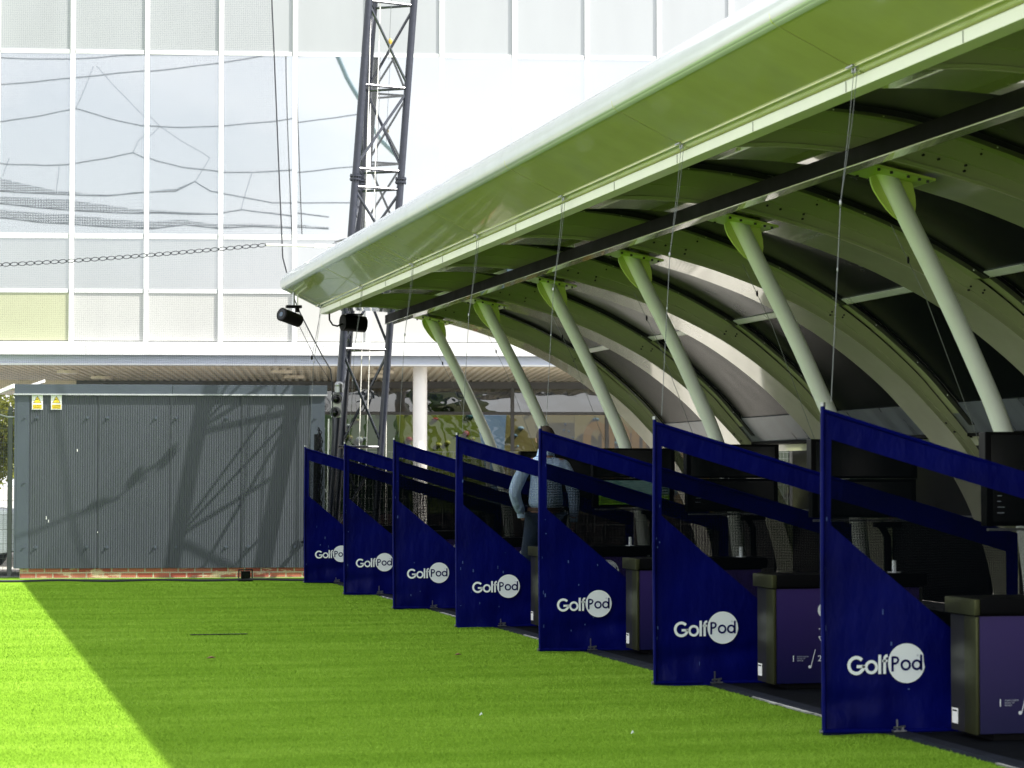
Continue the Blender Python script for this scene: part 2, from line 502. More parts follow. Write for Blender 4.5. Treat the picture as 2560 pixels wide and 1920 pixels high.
def logo(parent, x0, zc, width, y, darkmat):
    """word Golf followed by Pod inside a disc; native units 903 wide, origin at left / disc centre"""
    s = width / 903.0
    X = lambda x: x0 + (x - 147) * s
    Z = lambda z: zc + (457 - z) * s
    a = MB()
    P = lambda pts: [(X(p[0]), Z(p[1])) for p in pts]
    def A(cx, cz, r, a0, a1, rz=None): return [(X(cx) + r * s * math.cos(R(t)), Z(cz) + (rz or r) * s * math.sin(R(t))) for t in np.linspace(a0, a1, 22)]
    stroke(a, A(248, 472, 86, 42, 358), 36 * s, y - .003)                   # G bowl
    stroke(a, P([(252, 484), (346, 484)]), 32 * s, y - .003)                 # G bar
    stroke(a, A(422, 493, 61, 0, 360), 32 * s, y - .003)                     # o
    stroke(a, P([(519, 360), (519, 568)]), 33 * s, y - .003)                 # l
    stroke(a, P([(575, 568), (575, 420), (577, 392), (590, 375), (612, 372)]), 31 * s, y - .003)  # f
    stroke(a, P([(548, 428), (609, 428)]), 25 * s, y - .003)
    disc(a, X(832), Z(457), 216 * s, y - .003)
    a.build('logo_white', white_m, parent)
    b = MB(); yy = y - .0055
    stroke(b, P([(666, 545), (666, 385)]), 26 * s, yy)
    stroke(b, P([(660, 390), (700, 390), (722, 398), (734, 420), (722, 446), (700, 458), (660, 458)]), 24 * s, yy)
    stroke(b, A(820, 476, 49, 0, 360), 25 * s, yy)
    stroke(b, A(948, 476, 47, 0, 360), 25 * s, yy)
    stroke(b, P([(1000, 366), (1000, 536)]), 25 * s, yy)
    b.build('logo_letters', darkmat, parent)
    c = MB(); stroke(c, A(958, 372, 9, 0, 360), 4 * s, yy); c.build('logo_mark', greyprint_m, parent)

def text_mesh(name, txt, size, x, y, z, mat, parent, rz=0.0, align='LEFT'):
    cu = bpy.data.curves.new(name, 'FONT'); cu.body = txt; cu.size = size; cu.extrude = .0006; cu.align_x = align
    cu.space_line = 1.1
    to = bpy.data.objects.new(name + '_tmp', cu); col.objects.link(to)
    dg = bpy.context.evaluated_depsgraph_get()
    me = bpy.data.meshes.new_from_object(to.evaluated_get(dg))
    bpy.data.objects.remove(to); bpy.data.curves.remove(cu)
    me.materials.clear(); me.materials.append(mat)
    o = bpy.data.objects.new(name, me); col.objects.link(o)
    w = Vector(parent.get('_wp', (0, 0, 0)))
    o.parent = parent
    o.location = Vector((x, y, z)) - w
    o.rotation_euler = (R(90), 0, rz)
    return o

# ------------------------------------------------------------------ ground
struct('ground', MB().box(-300, 300, -300, 300, -.30, -.012), asph_m)
struct('turf_base', MB().box(-22, 4.985, -6, 33.9, -.20, 0.0), turf_m)
struct('bay_floor', MB().box(5.09, 10.6, -2, 31.6, -.20, .016), rubber_m)
struct('edging_strip', MB().box(4.99, 5.085, -2, 31.6, -.20, .022), edging_m)
# ragged white edge of the turf backing
wb = MB()
yy = 3.0
while yy < 31:
    L = random.uniform(.25, .9)
    if random.random() < .45:
        n = 6
        top = [(4.988 + random.uniform(-.006, .0), yy + L * i / n, .005) for i in range(n + 1)]
        bot = [(4.975 - random.uniform(0, .022), yy + L * i / n, .005) for i in range(n + 1)]
        for i in range(n):
            wb.add([top[i], bot[i], bot[i + 1], top[i + 1]], [(0, 1, 2, 3)])
            wb.add([(p[0], p[1], .012) for p in (top[i], bot[i], bot[i + 1], top[i + 1])], [(0, 1, 2, 3)])
    yy += L
struct('turf_edge_backing', wb, white_edge)

# short artificial grass blades, dense near the camera, thinner further off
def blades(name, x0, x1, y0, y1, n, h, w):
    x = rng.uniform(x0, x1, n); y = y0 + (y1 - y0) * rng.uniform(0, 1, n) ** 1.9
    a = rng.uniform(0, 2 * math.pi, n); hh = h * rng.uniform(.5, 1.25, n); w = w * (.85 + .08 * (y - 9.3)); ww = w * rng.uniform(.7, 1.3, n)
    la = rng.uniform(0, 2 * math.pi, n); le = hh * rng.uniform(.1, .9, n)
    co = np.zeros((n, 3, 3), dtype=np.float32)
    co[:, 0] = np.stack([x - np.cos(a) * ww, y - np.sin(a) * ww, np.zeros(n)], 1)
    co[:, 1] = np.stack([x + np.cos(a) * ww, y + np.sin(a) * ww, np.zeros(n)], 1)
    co[:, 2] = np.stack([x + np.cos(la) * le, y + np.sin(la) * le, hh], 1)
    me = bpy.data.meshes.new(name)
    me.vertices.add(n * 3); me.loops.add(n * 3); me.polygons.add(n)
    me.vertices.foreach_set('co', co.ravel())
    me.loops.foreach_set('vertex_index', np.arange(n * 3, dtype=np.int32))
    me.polygons.foreach_set('loop_start', np.arange(0, n * 3, 3, dtype=np.int32))
    me.update(calc_edges=True); me.validate()
    me.materials.append(blade_m)
    o = bpy.data.objects.new(name, me); col.objects.link(o); return o
g1 = blades('artificial_grass', -.6, 4.99, 9.3, 31.6, 620000, .010, .0016)
tag(g1, kind='stuff', label='short bright green artificial grass blades of the lawn', cat='grass')
# ------------------------------------------------------------------ canopy
NB = 10
YB = [30.93 - 3.12 * k for k in range(NB)]            # bay lines, far to near
RIB = [(4.95, 3.53), (5.30, 3.545), (5.60, 3.535), (5.85, 3.515), (6.10, 3.48), (6.43, 3.41), (6.70, 3.34), (6.90, 3.285),
       (7.20, 3.185), (7.50, 3.07), (7.90, 2.88), (8.20, 2.705), (8.50, 2.495), (8.80, 2.25), (9.00, 2.05), (9.25, 1.785),
       (9.42, 1.57), (9.58, 1.31), (9.70, 1.08), (9.80, .83), (9.88, .58), (9.94, .30), (9.97, .02)]
def smooth_curve(P, n=4):
    out = []
    for i in range(len(P) - 1):
        p0 = P[max(i - 1, 0)]; p1 = P[i]; p2 = P[i + 1]; p3 = P[min(i + 2, len(P) - 1)]
        for j in range(n):
            t = j / n
            out.append(tuple(.5 * (2 * p1[k] + (p2[k] - p0[k]) * t + (2 * p0[k] - 5 * p1[k] + 4 * p2[k] - p3[k]) * t * t + (3 * p1[k] - p0[k] - 3 * p2[k] + p3[k]) * t ** 3) for k in (0, 1)))
    out.append(P[-1]); return out
RIB = [(x * 1.008, 1.393 + (z - 1.393) * 1.008) for x, z in RIB]
RC = smooth_curve(RIB, 3)
def off_curve(C, r):
    out = []
    for i, p in enumerate(C):
        a = C[max(i - 1, 0)]; b = C[min(i + 1, len(C) - 1)]
        dx, dz = b[0] - a[0], b[1] - a[1]; L = math.hypot(dx, dz)
        k = float(np.interp(p[0], [5, 6.6, 7.6, 8.6, 9.3, 10.1], [1, 1, .80, .55, .42, .36])) if C is RC else 1
        out.append((p[0] - dz / L * r * k, p[1] + dx / L * r * k))     # outward = up / +x; the rib gets shallower towards the ground
    return out
def sweep(mb, prof, C, y0):
    """sweep a (y, r) profile along curve C; r measured outward from the curve"""
    cur = {}
    rings = []
    offs = {r: off_curve(C, r) for _, r in prof}
    for i in range(len(C)):
        rings.append([(offs[r][i][0], y0 + y, offs[r][i][1]) for y, r in prof])
    mb.loft(rings)
iS = min(range(len(RC)), key=lambda i: abs(RC[i][0] - 8.12))     # step between roof sheets
iW = min(range(len(RC)), key=lambda i: abs(RC[i][1] - 1.80))     # sill line
canopy = thing('golf_bay_canopy', (6.2, 15.33, 0), 'long curved pale green canopy on arched ribs over the golf bays', 'canopy')
for k, yb in enumerate(YB):
    m = MB()
    sweep(m, [(-.325, 0), (-.325, .022), (-.308, .028), (-.308, .115), (-.321, .120), (-.321, .275), (.325, .275), (.325, 0)], RC, yb)
    ribmb = m
    f = MB(); sweep(f, [(-.322, -.008), (.322, -.008), (.322, -.0015), (-.322, -.0015)], RC, yb)
    b = ribmb; nf0 = len(b.f)
    for (bx, dn) in ((6.18, .06), (6.18, .10), (6.42, .085), (6.50, .085), (6.70, .06), (6.70, .10), (6.72, .21), (6.72, .25), (8.02, .10), (8.02, .15), (8.14, .21), (8.14, .17), (9.3, .07), (9.28, .045)):
        i = min(range(len(RC)), key=lambda q: abs(RC[q][0] - bx))
        p = off_curve(RC, dn)[i]
        b.tube([(p[0], yb - .305, p[1]), (p[0], yb - .327, p[1])], .009, 8)
    rib = b.paint_rest(nf0, bolt_m).build('rib', canopy_m, canopy, smooth=True)
    f.build('flange', flange_m, rib, smooth=True)
    # strut with fins and bolted plate
    SP = smooth_curve([(6.24, 3.47), (6.43, 3.10), (6.60, 2.78), (6.78, 2.42), (6.93, 2.10), (7.03, 1.88), (7.12, 1.64), (7.20, 1.35), (7.26, 1.05), (7.31, .65), (7.335, .3), (7.34, .0)], 3)
    s_ = MB().tube([(x, yb, z) for x, z in SP], .066, 20).build('strut', strut_m, canopy, smooth=True)
    d = Vector((.46, -.89)); nrm = Vector((.89, .46))
    for sg in (-1, 1):
        prof = []
        for t, w in ((0, .125), (.04, .14), (.09, .145), (.17, .135), (.25, .115), (.31, .09), (.36, .055)):
            p = Vector((6.235, 3.465)) + d * t + nrm * sg * (w if sg > 0 else w * .82)
            prof.append((p.x, p.y))
        a0 = Vector((6.235, 3.465)); a1 = a0 + d * .36
        poly = [(a0.x, a0.y)] + prof + [(a1.x, a1.y)]
        MB().prism_y(poly, yb - .012 - .02 * sg, yb + .012 - .02 * sg).build('fin', fin_bounce_m, s_)
    pl = MB()
    slope = [(5.98, 3.492), (6.50, 3.385)]
    pl.prism_y([(slope[0][0], slope[0][1]), (slope[1][0], slope[1][1]), (slope[1][0], slope[1][1] - .016), (slope[0][0], slope[0][1] - .016)], yb - .27, yb + .20)
    bb = pl; nf0 = len(pl.f)
    for px_ in (6.02, 6.11, 6.20, 6.32, 6.40, 6.46):
        for sy in (-.23, .16):
            z = 3.492 + (px_ - 5.98) / .52 * (-.107) - .016
            bb.tube([(px_, yb + sy, z), (px_, yb + sy, z - .018)], .011, 6)
    pl.paint_rest(nf0, bolt_m).build('base_plate', fin_bounce_m, s_)
# roof sheets between ribs, black strips and flashings
UP = RC[:iS + 1]; LOc = RC[iS - 1:iW + 1]
def slab(mb, C, r0, r1, y0, y1):
    A_ = off_curve(RC, r0); B_ = off_curve(RC, r1)
    idx = [RC.index(c) for c in C]
    mb.loft([[(A_[i][0], y0, A_[i][1]), (A_[i][0], y1, A_[i][1]), (B_[i][0], y1, B_[i][1]), (B_[i][0], y0, B_[i][1])] for i in idx])
for k in range(NB):
    yb = YB[k]
    yn = (YB[k + 1] + .327) if k + 1 < NB else yb - 2.8
    slab_m = MB(); slab(slab_m, UP, .245, .262, yb - .50, yb - .322); slab(slab_m, LOc, .30, .317, yb - .50, yb - .322)
    ps = slab_m.build('roof_edge_sheet', canopy_m, canopy, smooth=True)
    st = MB(); slab(st, UP, .225, .262, yb - .615, yb - .502); slab(st, LOc, .28, .317, yb - .615, yb - .502)
    dots = st; nf0 = len(st.f)
    o225 = off_curve(RC, .224); o28 = off_curve(RC, .279)
    for i in range(2, len(RC) - 1, 4):
        if i > iW: break
        p = o225[i] if i <= iS else o28[i]
        dots.sphere((p[0], yb - .575, p[1]), .007, 6, 4)
    st.paint_rest(nf0, whitedot_m).build('black_strip', blackstrip_m, canopy, smooth=True)
    pu = MB(); slab(pu, UP, .262, .285, yn, yb - .617); pu.build('upper_roof_panel', panelu_m, canopy, smooth=True)
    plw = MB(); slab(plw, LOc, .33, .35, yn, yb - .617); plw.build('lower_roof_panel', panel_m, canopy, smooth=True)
    fl = MB()
    A_ = off_curve(RC, .256); B_ = off_curve(RC, .245)
    P0 = Vector(A_[iS - 1]).lerp(Vector(A_[iS]), .5); P1 = Vector(A_[iS]); P2 = P1 + (P1 - P0).normalized() * .012; Q2 = P2 + Vector((.0, .05))
    pr_ = [P0, P1, P2, Q2, Q2 + Vector((.004, 0)), P2 + Vector((.004, -.005)), P1 + Vector((-.002, -.006)), P0 + Vector((-.002, -.005))]
    fl.prism_y([tuple(p) for p in pr_], yn, yb - .50)
    fl.build('sheet_end_glow_trim', sheet_glow_m, canopy)  # panel end edge, its glow put into the white colour
    sl = MB(); A_ = off_curve(RC, .322)
    ii = [i for i in range(len(RC)) if RC[i][1] < 1.97 and RC[i][1] > 1.66]
    p0 = A_[ii[0]]; p1 = A_[ii[-1]]
    sl.prism_y([(p0[0] - .01, p0[1]), (p0[0] + .005, p0[1] + .01), (p1[0] + .02, p1[1] + .02), (9.985, p1[1] + .02), (9.985, p1[1]), (p1[0] - .012, p1[1])], yn, yb - .328)
    sl.build('sill_flashing', sill_m, canopy)
    zt = p1[1] - .004
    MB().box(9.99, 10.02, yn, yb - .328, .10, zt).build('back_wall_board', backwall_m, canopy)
    MB().box(9.975, 9.989, yn, yb - .328, .98, .995).build('board_batten', sill_m, canopy)
    MB().box(p1[0] - .02, 9.98, yn, yb - .328, zt - .03, zt).build('sill_edge', blackmatt_m, canopy)
# outer skin with the rolled front lip and the glossy fascia underside
YE0, YE1 = YB[-1] - 3.0, 31.24
fas = [(4.86, 3.572), (4.60, 3.698), (4.362, 3.814)]
lip = [(4.362, 3.814), (4.342, 3.827), (4.330, 3.848), (4.325, 3.875), (4.326, 3.905), (4.334, 3.940), (4.356, 3.985), (4.40, 4.028), (4.48, 4.072), (4.60, 4.130), (4.80, 4.175), (5.10, 4.21), (5.6, 4.20), (6.1, 4.13), (6.6, 4.02)]
outer = lip + [(7.1, 3.87), (7.6, 3.66), (8.1, 3.40), (8.6, 3.06), (9.05, 2.68), (9.4, 2.32), (9.72, 1.92), (9.86, 1.70)]
nseg = 12
ys = [YE0 + (YE1 - YE0) * i / nseg for i in range(nseg + 1)]
f = MB()
f.loft([[(x, y, z) for x, z in fas] + [(x + .004, y, z + .012) for x, z in reversed(fas)] for y in ys])
f.build('fascia_underside', fasc_m, canopy, smooth=True)
lipC = smooth_curve(outer, 3)
sk = MB(); sk.loft([[(x, y, z) for x, z in lipC] for y in ys], closed=False)
o2 = [(x + .012, z - .012) for x, z in lipC]
sk.loft([[(x, y, z) for x, z in reversed(o2)] for y in ys], closed=False)
sk.build('outer_skin', skin_white_m, canopy, smooth=True)
en = MB()
inner = [p for p in RC if p[1] > 1.7]
en.prism_y(list(outer) + list(reversed(off_curve(inner, .28))) + [(4.86, 3.575)], 31.232, 31.238)
en.build('end_plate', canopy_m, canopy)
jm = MB()
for k, yb in enumerate(YB):                         # welted joints across the fascia at each bay line
    y = yb + .02
    pts = [(x - .002, z - .0035) for x, z in fas] + [(x, z - .003) for x, z in lip[:5]]
    jm.loft([[(x, y - .006, z), (x, y + .006, z), (x, y + .006, z - .002), (x, y - .006, z - .002)] for x, z in pts])
jm.tube([(4.79, YE0, 3.600), (4.79, YE1, 3.600)], .006, 6)
jm.build('fascia_seams', fasc_m, canopy)
MB().box(4.845, 4.965, YE0, 31.23, 3.497, 3.565, .006).build('front_edge_beam', beam_m, canopy)
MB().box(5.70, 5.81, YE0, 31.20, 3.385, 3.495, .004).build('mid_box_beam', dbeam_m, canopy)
MB().box(5.695, 5.815, YE0, 31.21, 3.377, 3.3845, .002).build('mid_beam_soffit', flange_m, canopy)
ticks = MB()
for i in range(20):
    y = 29.6 - i * 1.56
    ticks.box(4.842, 4.8455, y, y + .004, 3.50, 3.56)
ticks.build('beam_joints', bolt_m, canopy)

# ------------------------------------------------------------------ cables from the canopy to the banners
order = ['farthest', 'second farthest', 'third farthest', 'middle', 'third nearest', 'second nearest', 'nearest']
bays = {0: 'farthest one, beside the grey shed', 1: 'second farthest, before the lattice mast', 2: 'third farthest, before the white column',
        3: 'middle one, left of the man', 4: 'third nearest, its pole overlapping the man', 5: 'second nearest the camera', 6: 'nearest and largest one'}
for k in range(7):
    yb = YB[k]
    c = thing('suspension_cable', (4.65, yb, 1.78), 'steel wire from the canopy edge to the front of the %s blue banner' % order[k], 'cable', 'wires holding up the banner fronts')
    top = (4.80, yb, 3.585)
    m = MB(); mid = (4.72, yb, 2.86)
    m.tube([top, (4.775, yb + .006, 3.3), mid], .002, 5); m.tube([(4.815, yb - .01, 3.58), (4.785, yb - .008, 3.3), mid], .002, 5)
    m.tube([mid, (4.66, yb, 1.79)], .0024, 6)
    m.build('wire', cable_m, c)
    MB().sphere(mid, .009, 8, 6, (1, 1, 2.2)).build('wire_clamp', galv_m, c)
    MB().sphere((4.70, yb, 2.5), .005, 8, 6, (1, 1, 2.4)).build('wire_grip', galv_m, c)
    br = MB().box(4.77, 4.84, yb - .05, yb + .05, 3.596, 3.604); br.tube([(4.80, yb - .02, 3.60), (4.80, yb - .02, 3.57), (4.80, yb + .02, 3.57), (4.80, yb + .02, 3.60)], .006, 6)
    br.build('bracket', galv_m, c)
    c2 = thing('rear_stay_wire', (7.15, yb, 1.03), 'thin wire from a strut top to the back corner of the %s banner' % order[k], 'cable', 'wires holding up the banner backs')
    MB().tube([(6.30, yb + .03, 3.10), (6.55, yb + .02, 2.6), (6.56, yb + .02, 2.57), (7.15, yb, 1.04)], .0025, 5).build('wire', cable_m, c2)
    MB().sphere((6.42, yb + .02, 2.86), .016, 8, 6, (.6, .6, 1.6)).build('wire_grip', black_m, c2)

# ------------------------------------------------------------------ banners
X0, X1 = 4.60, 7.20
ztop = lambda x: 1.755 - (x - X0) * (.755 / 2.6)
zd = lambda x: max(.10, 1.13 - (x - 4.66) * .83)
def bill(x, z, seed):
    e = .030 * math.sin(2.2 * (x - X0) + seed) * math.sin(max(0, z) * 1.6 + .4) + .018 * math.exp(-z * 5) * math.sin(5.5 * (x - X0) + seed * 2.3)
    e += .010 * math.exp(-((z - .18) / .12) ** 2) * math.sin(9 * (x - X0) + seed)
    e += .022 * math.exp(-((z - .16 - .10 * (x - X0)) / .055) ** 2) * (0.4 + 0.6 * math.sin(3 * (x - X0) + seed)) + .006 * math.sin(26 * (x - X0) + 4 * z + seed) * math.exp(-z * 4)
    return e
def cloth(mb, x0, x1, zlo, zhi, y, seed, nx, nz):
    o = len(mb.v)
    for i in range(nx + 1):
        x = x0 + (x1 - x0) * i / nx
        a, b = zlo(x), zhi(x)
        for j in range(nz + 1):
            z = a + (b - a) * j / nz
            mb.v.append((x, y + bill(x, z, seed), z))
    for i in range(nx):
        for j in range(nz):
            p = o + i * (nz + 1) + j
            mb.f.append((p, p + nz + 1, p + nz + 2, p + 1))
def make_banner(yb, seed, label):
    t = thing('bay_divider_banner', (4.6, yb, 0), label, 'banner', 'blue divider banners between the golf bays')
    fr = lambda x: .012 + .004 * math.sin(x * 6 + seed)
    m = MB()
    cloth(m, X0 + .01, X0 + .062, fr, lambda x: ztop(x), yb, seed, 3, 40)
    cloth(m, X0 + .062, 6.0, fr, zd, yb, seed, 60, 26)
    sm_ = m; nf0 = len(m.f); rr = random.Random(int(seed * 100) + 3)
    for q in range(rr.randint(5, 14)):
        edge = rr.random() < .6
        x = rr.uniform(4.612, 4.655) if edge else rr.uniform(4.7, 5.1); z = rr.uniform(.2, 1.6) if edge else rr.uniform(.12, .75)
        yy_ = yb + bill(x, z, seed) - .004
        sm_.box(x, x + rr.uniform(.003, .010), yy_, yy_ + .0008, z, z + rr.uniform(.004, .030))
    m.paint_rest(nf0, scuff_m).build('printed_cloth', cloth_m, t, smooth=True)
    m = MB(); cloth(m, X0 + .062, X1 - .09, lambda x: ztop(x) - .150, ztop, yb, seed, 60, 5)
    cloth(m, X1 - .09, X1, lambda x: .02, ztop, yb, seed, 3, 30)
    cloth(m, 6.0, X1 - .09, lambda x: .02, lambda x: .10, yb, seed, 12, 2)
    m.build('top_hem', cloth_m, t, smooth=True)
    m = MB(); cloth(m, X0 + .058, X1 - .087, lambda x: zd(x) - .004 if x < 5.98 else .098, lambda x: ztop(x) - .147, yb + .0015, seed, 60, 20)
    m.build('mesh_window', bmesh_m, t, smooth=True)
    p = MB().tube([(X0 + .012, yb, .03), (X0 + .005, yb - .002, .9), (X0 + .012, yb, 1.765)], .013, 10)
    p.build('front_pole', cloth_m, t, smooth=True)
    MB().tube([(X0 + .012, yb, 1.742), (X1 - .02, yb, ztop(X1) - .012)], .012, 8).build('top_rope', cloth_m, t, smooth=True)
    b = MB().tube([(X0, yb, .030), (5.2, yb + bill(5.2, .02, seed), .022), (5.95, yb + .005, .026), (X1, yb, .03)], .013, 8)
    b.build('bottom_pole', cloth_m, t, smooth=True)
    MB().tube([(X0 + .012, yb, 1.764), (X0 + .012, yb, 1.785)], .015, 10).build('pole_cap', galv_m, t)
    MB().tube([(X0 - .012, yb, .03), (X0 + .001, yb, .03)], .011, 10).build('pole_end', galv_m, t)
    c = MB().box(4.985, 5.06, yb - .055, yb - .02, .024, .032); c.box(5.005, 5.013, yb - .045, yb - .037, .03, .085 + .02 * (seed % 2)); c.box(5.03, 5.045, yb - .05, yb - .03, .032, .05)
    c.tube([(4.99, yb - .045, .045), (5.06, yb - .03, .05)], .007, 6)
    c.build('floor_bracket', galv_m, t)
    logo(t, 4.745, .385, .445, yb - .012 + bill(4.95, .4, seed), cloth_m)
    return t
for k in range(7):
    make_banner(YB[k], k * 1.37, 'blue sloping banner with round white logo, ' + bays[k])

# ------------------------------------------------------------------ consoles
def make_console(yb):
    y = yb - .53; t = thing('ball_dispenser', (5.27, y, .016), 'x', 'golf console', 'purple fronted golf consoles beside the banners')
    MB().box(5.275, 6.26, y + .012, y + .34, .05, .675, .004).build('body', console_black, t)
    MB().box(5.268, 6.25, y, y + .010, .055, .662).build('front_panel', consf_m, t)
    e = MB().box(5.256, 5.274, y + .150, y + .34, .05, .66); e.build('end_panel', console_end, t)
    MB().box(5.246, 5.266, y - .004, y + .148, .05, .662, .008).build('corner_post', console_metal, t, smooth=True)
    MB().box(5.264, 6.30, y - .02, y + .36, .676, .755, .005).build('top_cap', console_black, t, smooth=True)
    cp = MB().box(5.232, 5.262, y - .022, y + .362, .668, .752, .005).build('cap_end', console_metal, t, smooth=True)
    MB().box(6.255, 6.275, y + .0, y + .34, .05, .66).build('end_panel', console_end, t)
    MB().box(5.2535, 5.2553, y + .25, y + .325, .085, .165).build('rating_label', signw_m, t)
    MB().box(5.2520, 5.2530, y + .26, y + .315, .148, .156).build('rating_print', black_m, t)
    MB().box(5.35, 6.24, y + .02, y + .33, .018, .049).build('plinth', blackmatt_m, t)
    logo(t, 5.55, .53, .44, y, consf_m)
    text_mesh('print_line', 'P O W E R E D   B Y', .018, 5.555, y - .002, .395, white_m, t)
    s = MB(); stroke(s, [(5.555, .352), (5.577, .312), (5.599, .352), (5.553, .352)], .006, y - .003); s.build('shield_mark', white_m, t)
    steps = [('1', 'WAVE CLUB IN\nFRONT OF\nSENSOR', 5.385), ('2', 'WAIT FOR\nBALL TO\nTEE UP', 5.565), ('3', 'PLAY\nYOUR\nSHOT', 5.745)]
    for n_, tx, xx in steps:
        text_mesh('step_number', n_, .055, xx - .018, y - .002, .195, white_m, t)
        text_mesh('step_text', tx, .0115, xx + .020, y - .002, .222, greyprint_m, t)
        s = MB(); stroke(s, [(xx + .115, .16), (xx + .145, .27)], .004, y - .003); disc(s, xx + .107, .160, .010, y - .003, n=12); s.build('club_mark', white_m, t)
    return t
con0 = make_console(YB[0])
clab = ['low purple golf console beside the farthest blue banner, mostly hidden behind the row', 'low purple golf console behind the second farthest blue banner, seen through its mesh',
        'low purple golf console with a white logo seen through the mesh of the middle banner', 'low purple golf console with a white logo right of the legs of the man',
        'low purple golf console with a round white logo seen through the third nearest banner', 'purple fronted golf console numbered 1 between the third and second nearest banners',
        'purple fronted golf console with olive end at the right edge of the photo']
clab = ['low black topped golf console beside the farthest blue banner', 'low black topped golf console beside the second farthest blue banner', 'low black topped golf console beside the third farthest blue banner',
        'low purple golf console beside the middle blue banner, left of the legs of the man', 'purple fronted golf console with olive end between the third and second nearest banners',
        'purple fronted golf console printed 1 and 2, between the two nearest banners', 'purple fronted golf console with olive end at the right edge of the photo']
cons = [con0]
for k in range(1, 7): cons.append(copy_tree(con0, None, (0, YB[k] - YB[0], 0)))
for k in range(7): cons[k]['label'] = clab[k]
for k in (2, 4, 5, 3):
    yt = YB[k] - .53
    tm = MB().tube([(6.14, yt + .15, .756), (6.14, yt + .15, .760)], .042, 16); tm.tube([(6.14, yt + .15, .7602), (6.14, yt + .15, .835)], .014, 12)
    tag(tm.build('rubber_tee', white_m, off=Vector((6.14, yt + .15, .756))), 'small white rubber tee on the console beside the %s banner' % order[k], 'tee', 'white tees on the consoles')

# ------------------------------------------------------------------ screen kiosks
def make_kiosk(yb, pic, label):
    y = yb - 1.2; t = thing('screen_kiosk', (6.85, y, .016), label, 'screen', 'black twin screen stands at the golf bays')
    MB().box(6.42, 7.28, y, y + .10, 1.37, 1.67, .008).build('upper_screen', black_m, t)
    MB().box(6.46, 7.24, y - .001, y - .0005, 1.39, 1.65).build('upper_glass', scr_off, t)
    MB().box(6.43, 7.27, y + .004, y + .095, 1.075, 1.368, .006).build('lower_screen', black_m, t)
    if pic:
        MB().box(6.48, 7.22, y - .001, y + .003, 1.20, 1.345).build('display', scr_sky, t)
        MB().box(6.48, 7.22, y - .001, y + .003, 1.10, 1.199).build('display', scr_grass, t)
        ln = MB()
        for i in range(7): ln.box(7.10, 7.20, y - .003, y - .0015, 1.13 + i * .028, 1.137 + i * .028)
        ln.build('display_scores', greyprint_m, t)
    else:
        MB().box(6.47, 7.23, y - .001, y + .003, 1.10, 1.345).build('display', scr_off, t)
        ln = MB()
        for i in range(5): ln.box(6.50, 6.50 + (.02, .03, .025, .05, .045)[i], y - .003, y - .0015, 1.30 - i * .036, 1.306 - i * .036)
        ln.build('display_scores', greyprint_m, t)
    MB().box(6.45, 7.30, y + .02, y + .05, 1.045, 1.062).build('shelf_rail', galv_m, t)
    MB().box(6.95, 7.16, y + .03, y + .09, 1.0, 1.04).build('clamp', black_m, t)
    MB().tube([(7.00, y + .06, 1.02), (7.055, y + .06, .93), (7.06, y + .06, .6), (7.06, y + .06, .02)], .028, 12).build('stand_post', black_m, t, smooth=True)
    MB().box(6.92, 7.20, y - .08, y + .22, .018, .032).build('stand_foot', black_m, t)
    return t
klab = ['black twin screen stand in the farthest golf bay, hidden behind the banners', 'black twin screen stand behind the head of the man', 'black twin screen showing a green golf hole, right of the man',
        'black twin screen stand seen above the third nearest banner window', 'black twin screen stand with a short white list, behind the second nearest banner', 'black twin screen stand cut by the right edge of the photo']
make_kiosk(YB[1], False, klab[1]); make_kiosk(YB[2], True, klab[2]); make_kiosk(YB[3], False, klab[3]); make_kiosk(YB[4], False, klab[4]); make_kiosk(YB[5], False, klab[5])

# ------------------------------------------------------------------ mast
mast = thing('lattice_mast', (5.3, 32.2, 0), 'tall dark lattice mast of three steel legs leaning behind the end of the canopy', 'mast')
def lerp(a, b, z): t = (z - a[2]) / (b[2] - a[2]); return Vector((a[0] + (b[0] - a[0]) * t, a[1] + (b[1] - a[1]) * t, z))
LA = ((5.10, 31.96, .89), (5.66, 32.27, 7.8)); LB = ((5.76, 32.16, .88), (6.33, 32.48, 7.9)); LCc = ((5.27, 32.50, .87), (5.83, 32.80, 7.9))
ztopm = 11.2
for L in (LA, LB, LCc):
    lg = MB().tube([lerp(*L, 0.0), lerp(*L, ztopm)], .049, 14).build('leg', mast_m, mast, smooth=True)
    for zf in (5.42, .32, 10.5):
        fm = MB()
        for dz in (-.035, .012):
            p = lerp(*L, zf + dz); fm.tube([p, p + Vector((0, 0, .022))], .078, 16)
        for i in range(6):
            a = i * math.pi / 3; p = lerp(*L, zf) + Vector((math.cos(a) * .062, math.sin(a) * .062, -.05)); fm.tube([p, p + Vector((0, 0, .10))], .010, 6)
        fm.build('flange', mast_m, lg)
levels = [.45, 1.78, 3.10, 4.36, 5.30]
up = [5.55, 6.70, 7.86, 9.02, 10.3]
def brace(p, q, r=.019): MB().tube([p, q], r, 8).build('brace', mastw_m, mast, smooth=True)
legs = [LA, LB, LCc]
for lv in (levels, up):
    for i in range(len(lv)):
        for a, b in ((0, 1), (1, 2), (2, 0)):
            brace(lerp(*legs[a], lv[i]), lerp(*legs[b], lv[i]))
            if i + 1 < len(lv):
                sw = (i % 2 == 0)
                z0, z1 = lv[i] + .04, lv[i + 1] - .04
                if a == 0 or a == 1 or True:
                    if sw: brace(lerp(*legs[a], z0), lerp(*legs[b], z1))
                    else: brace(lerp(*legs[b], z0), lerp(*legs[a], z1))
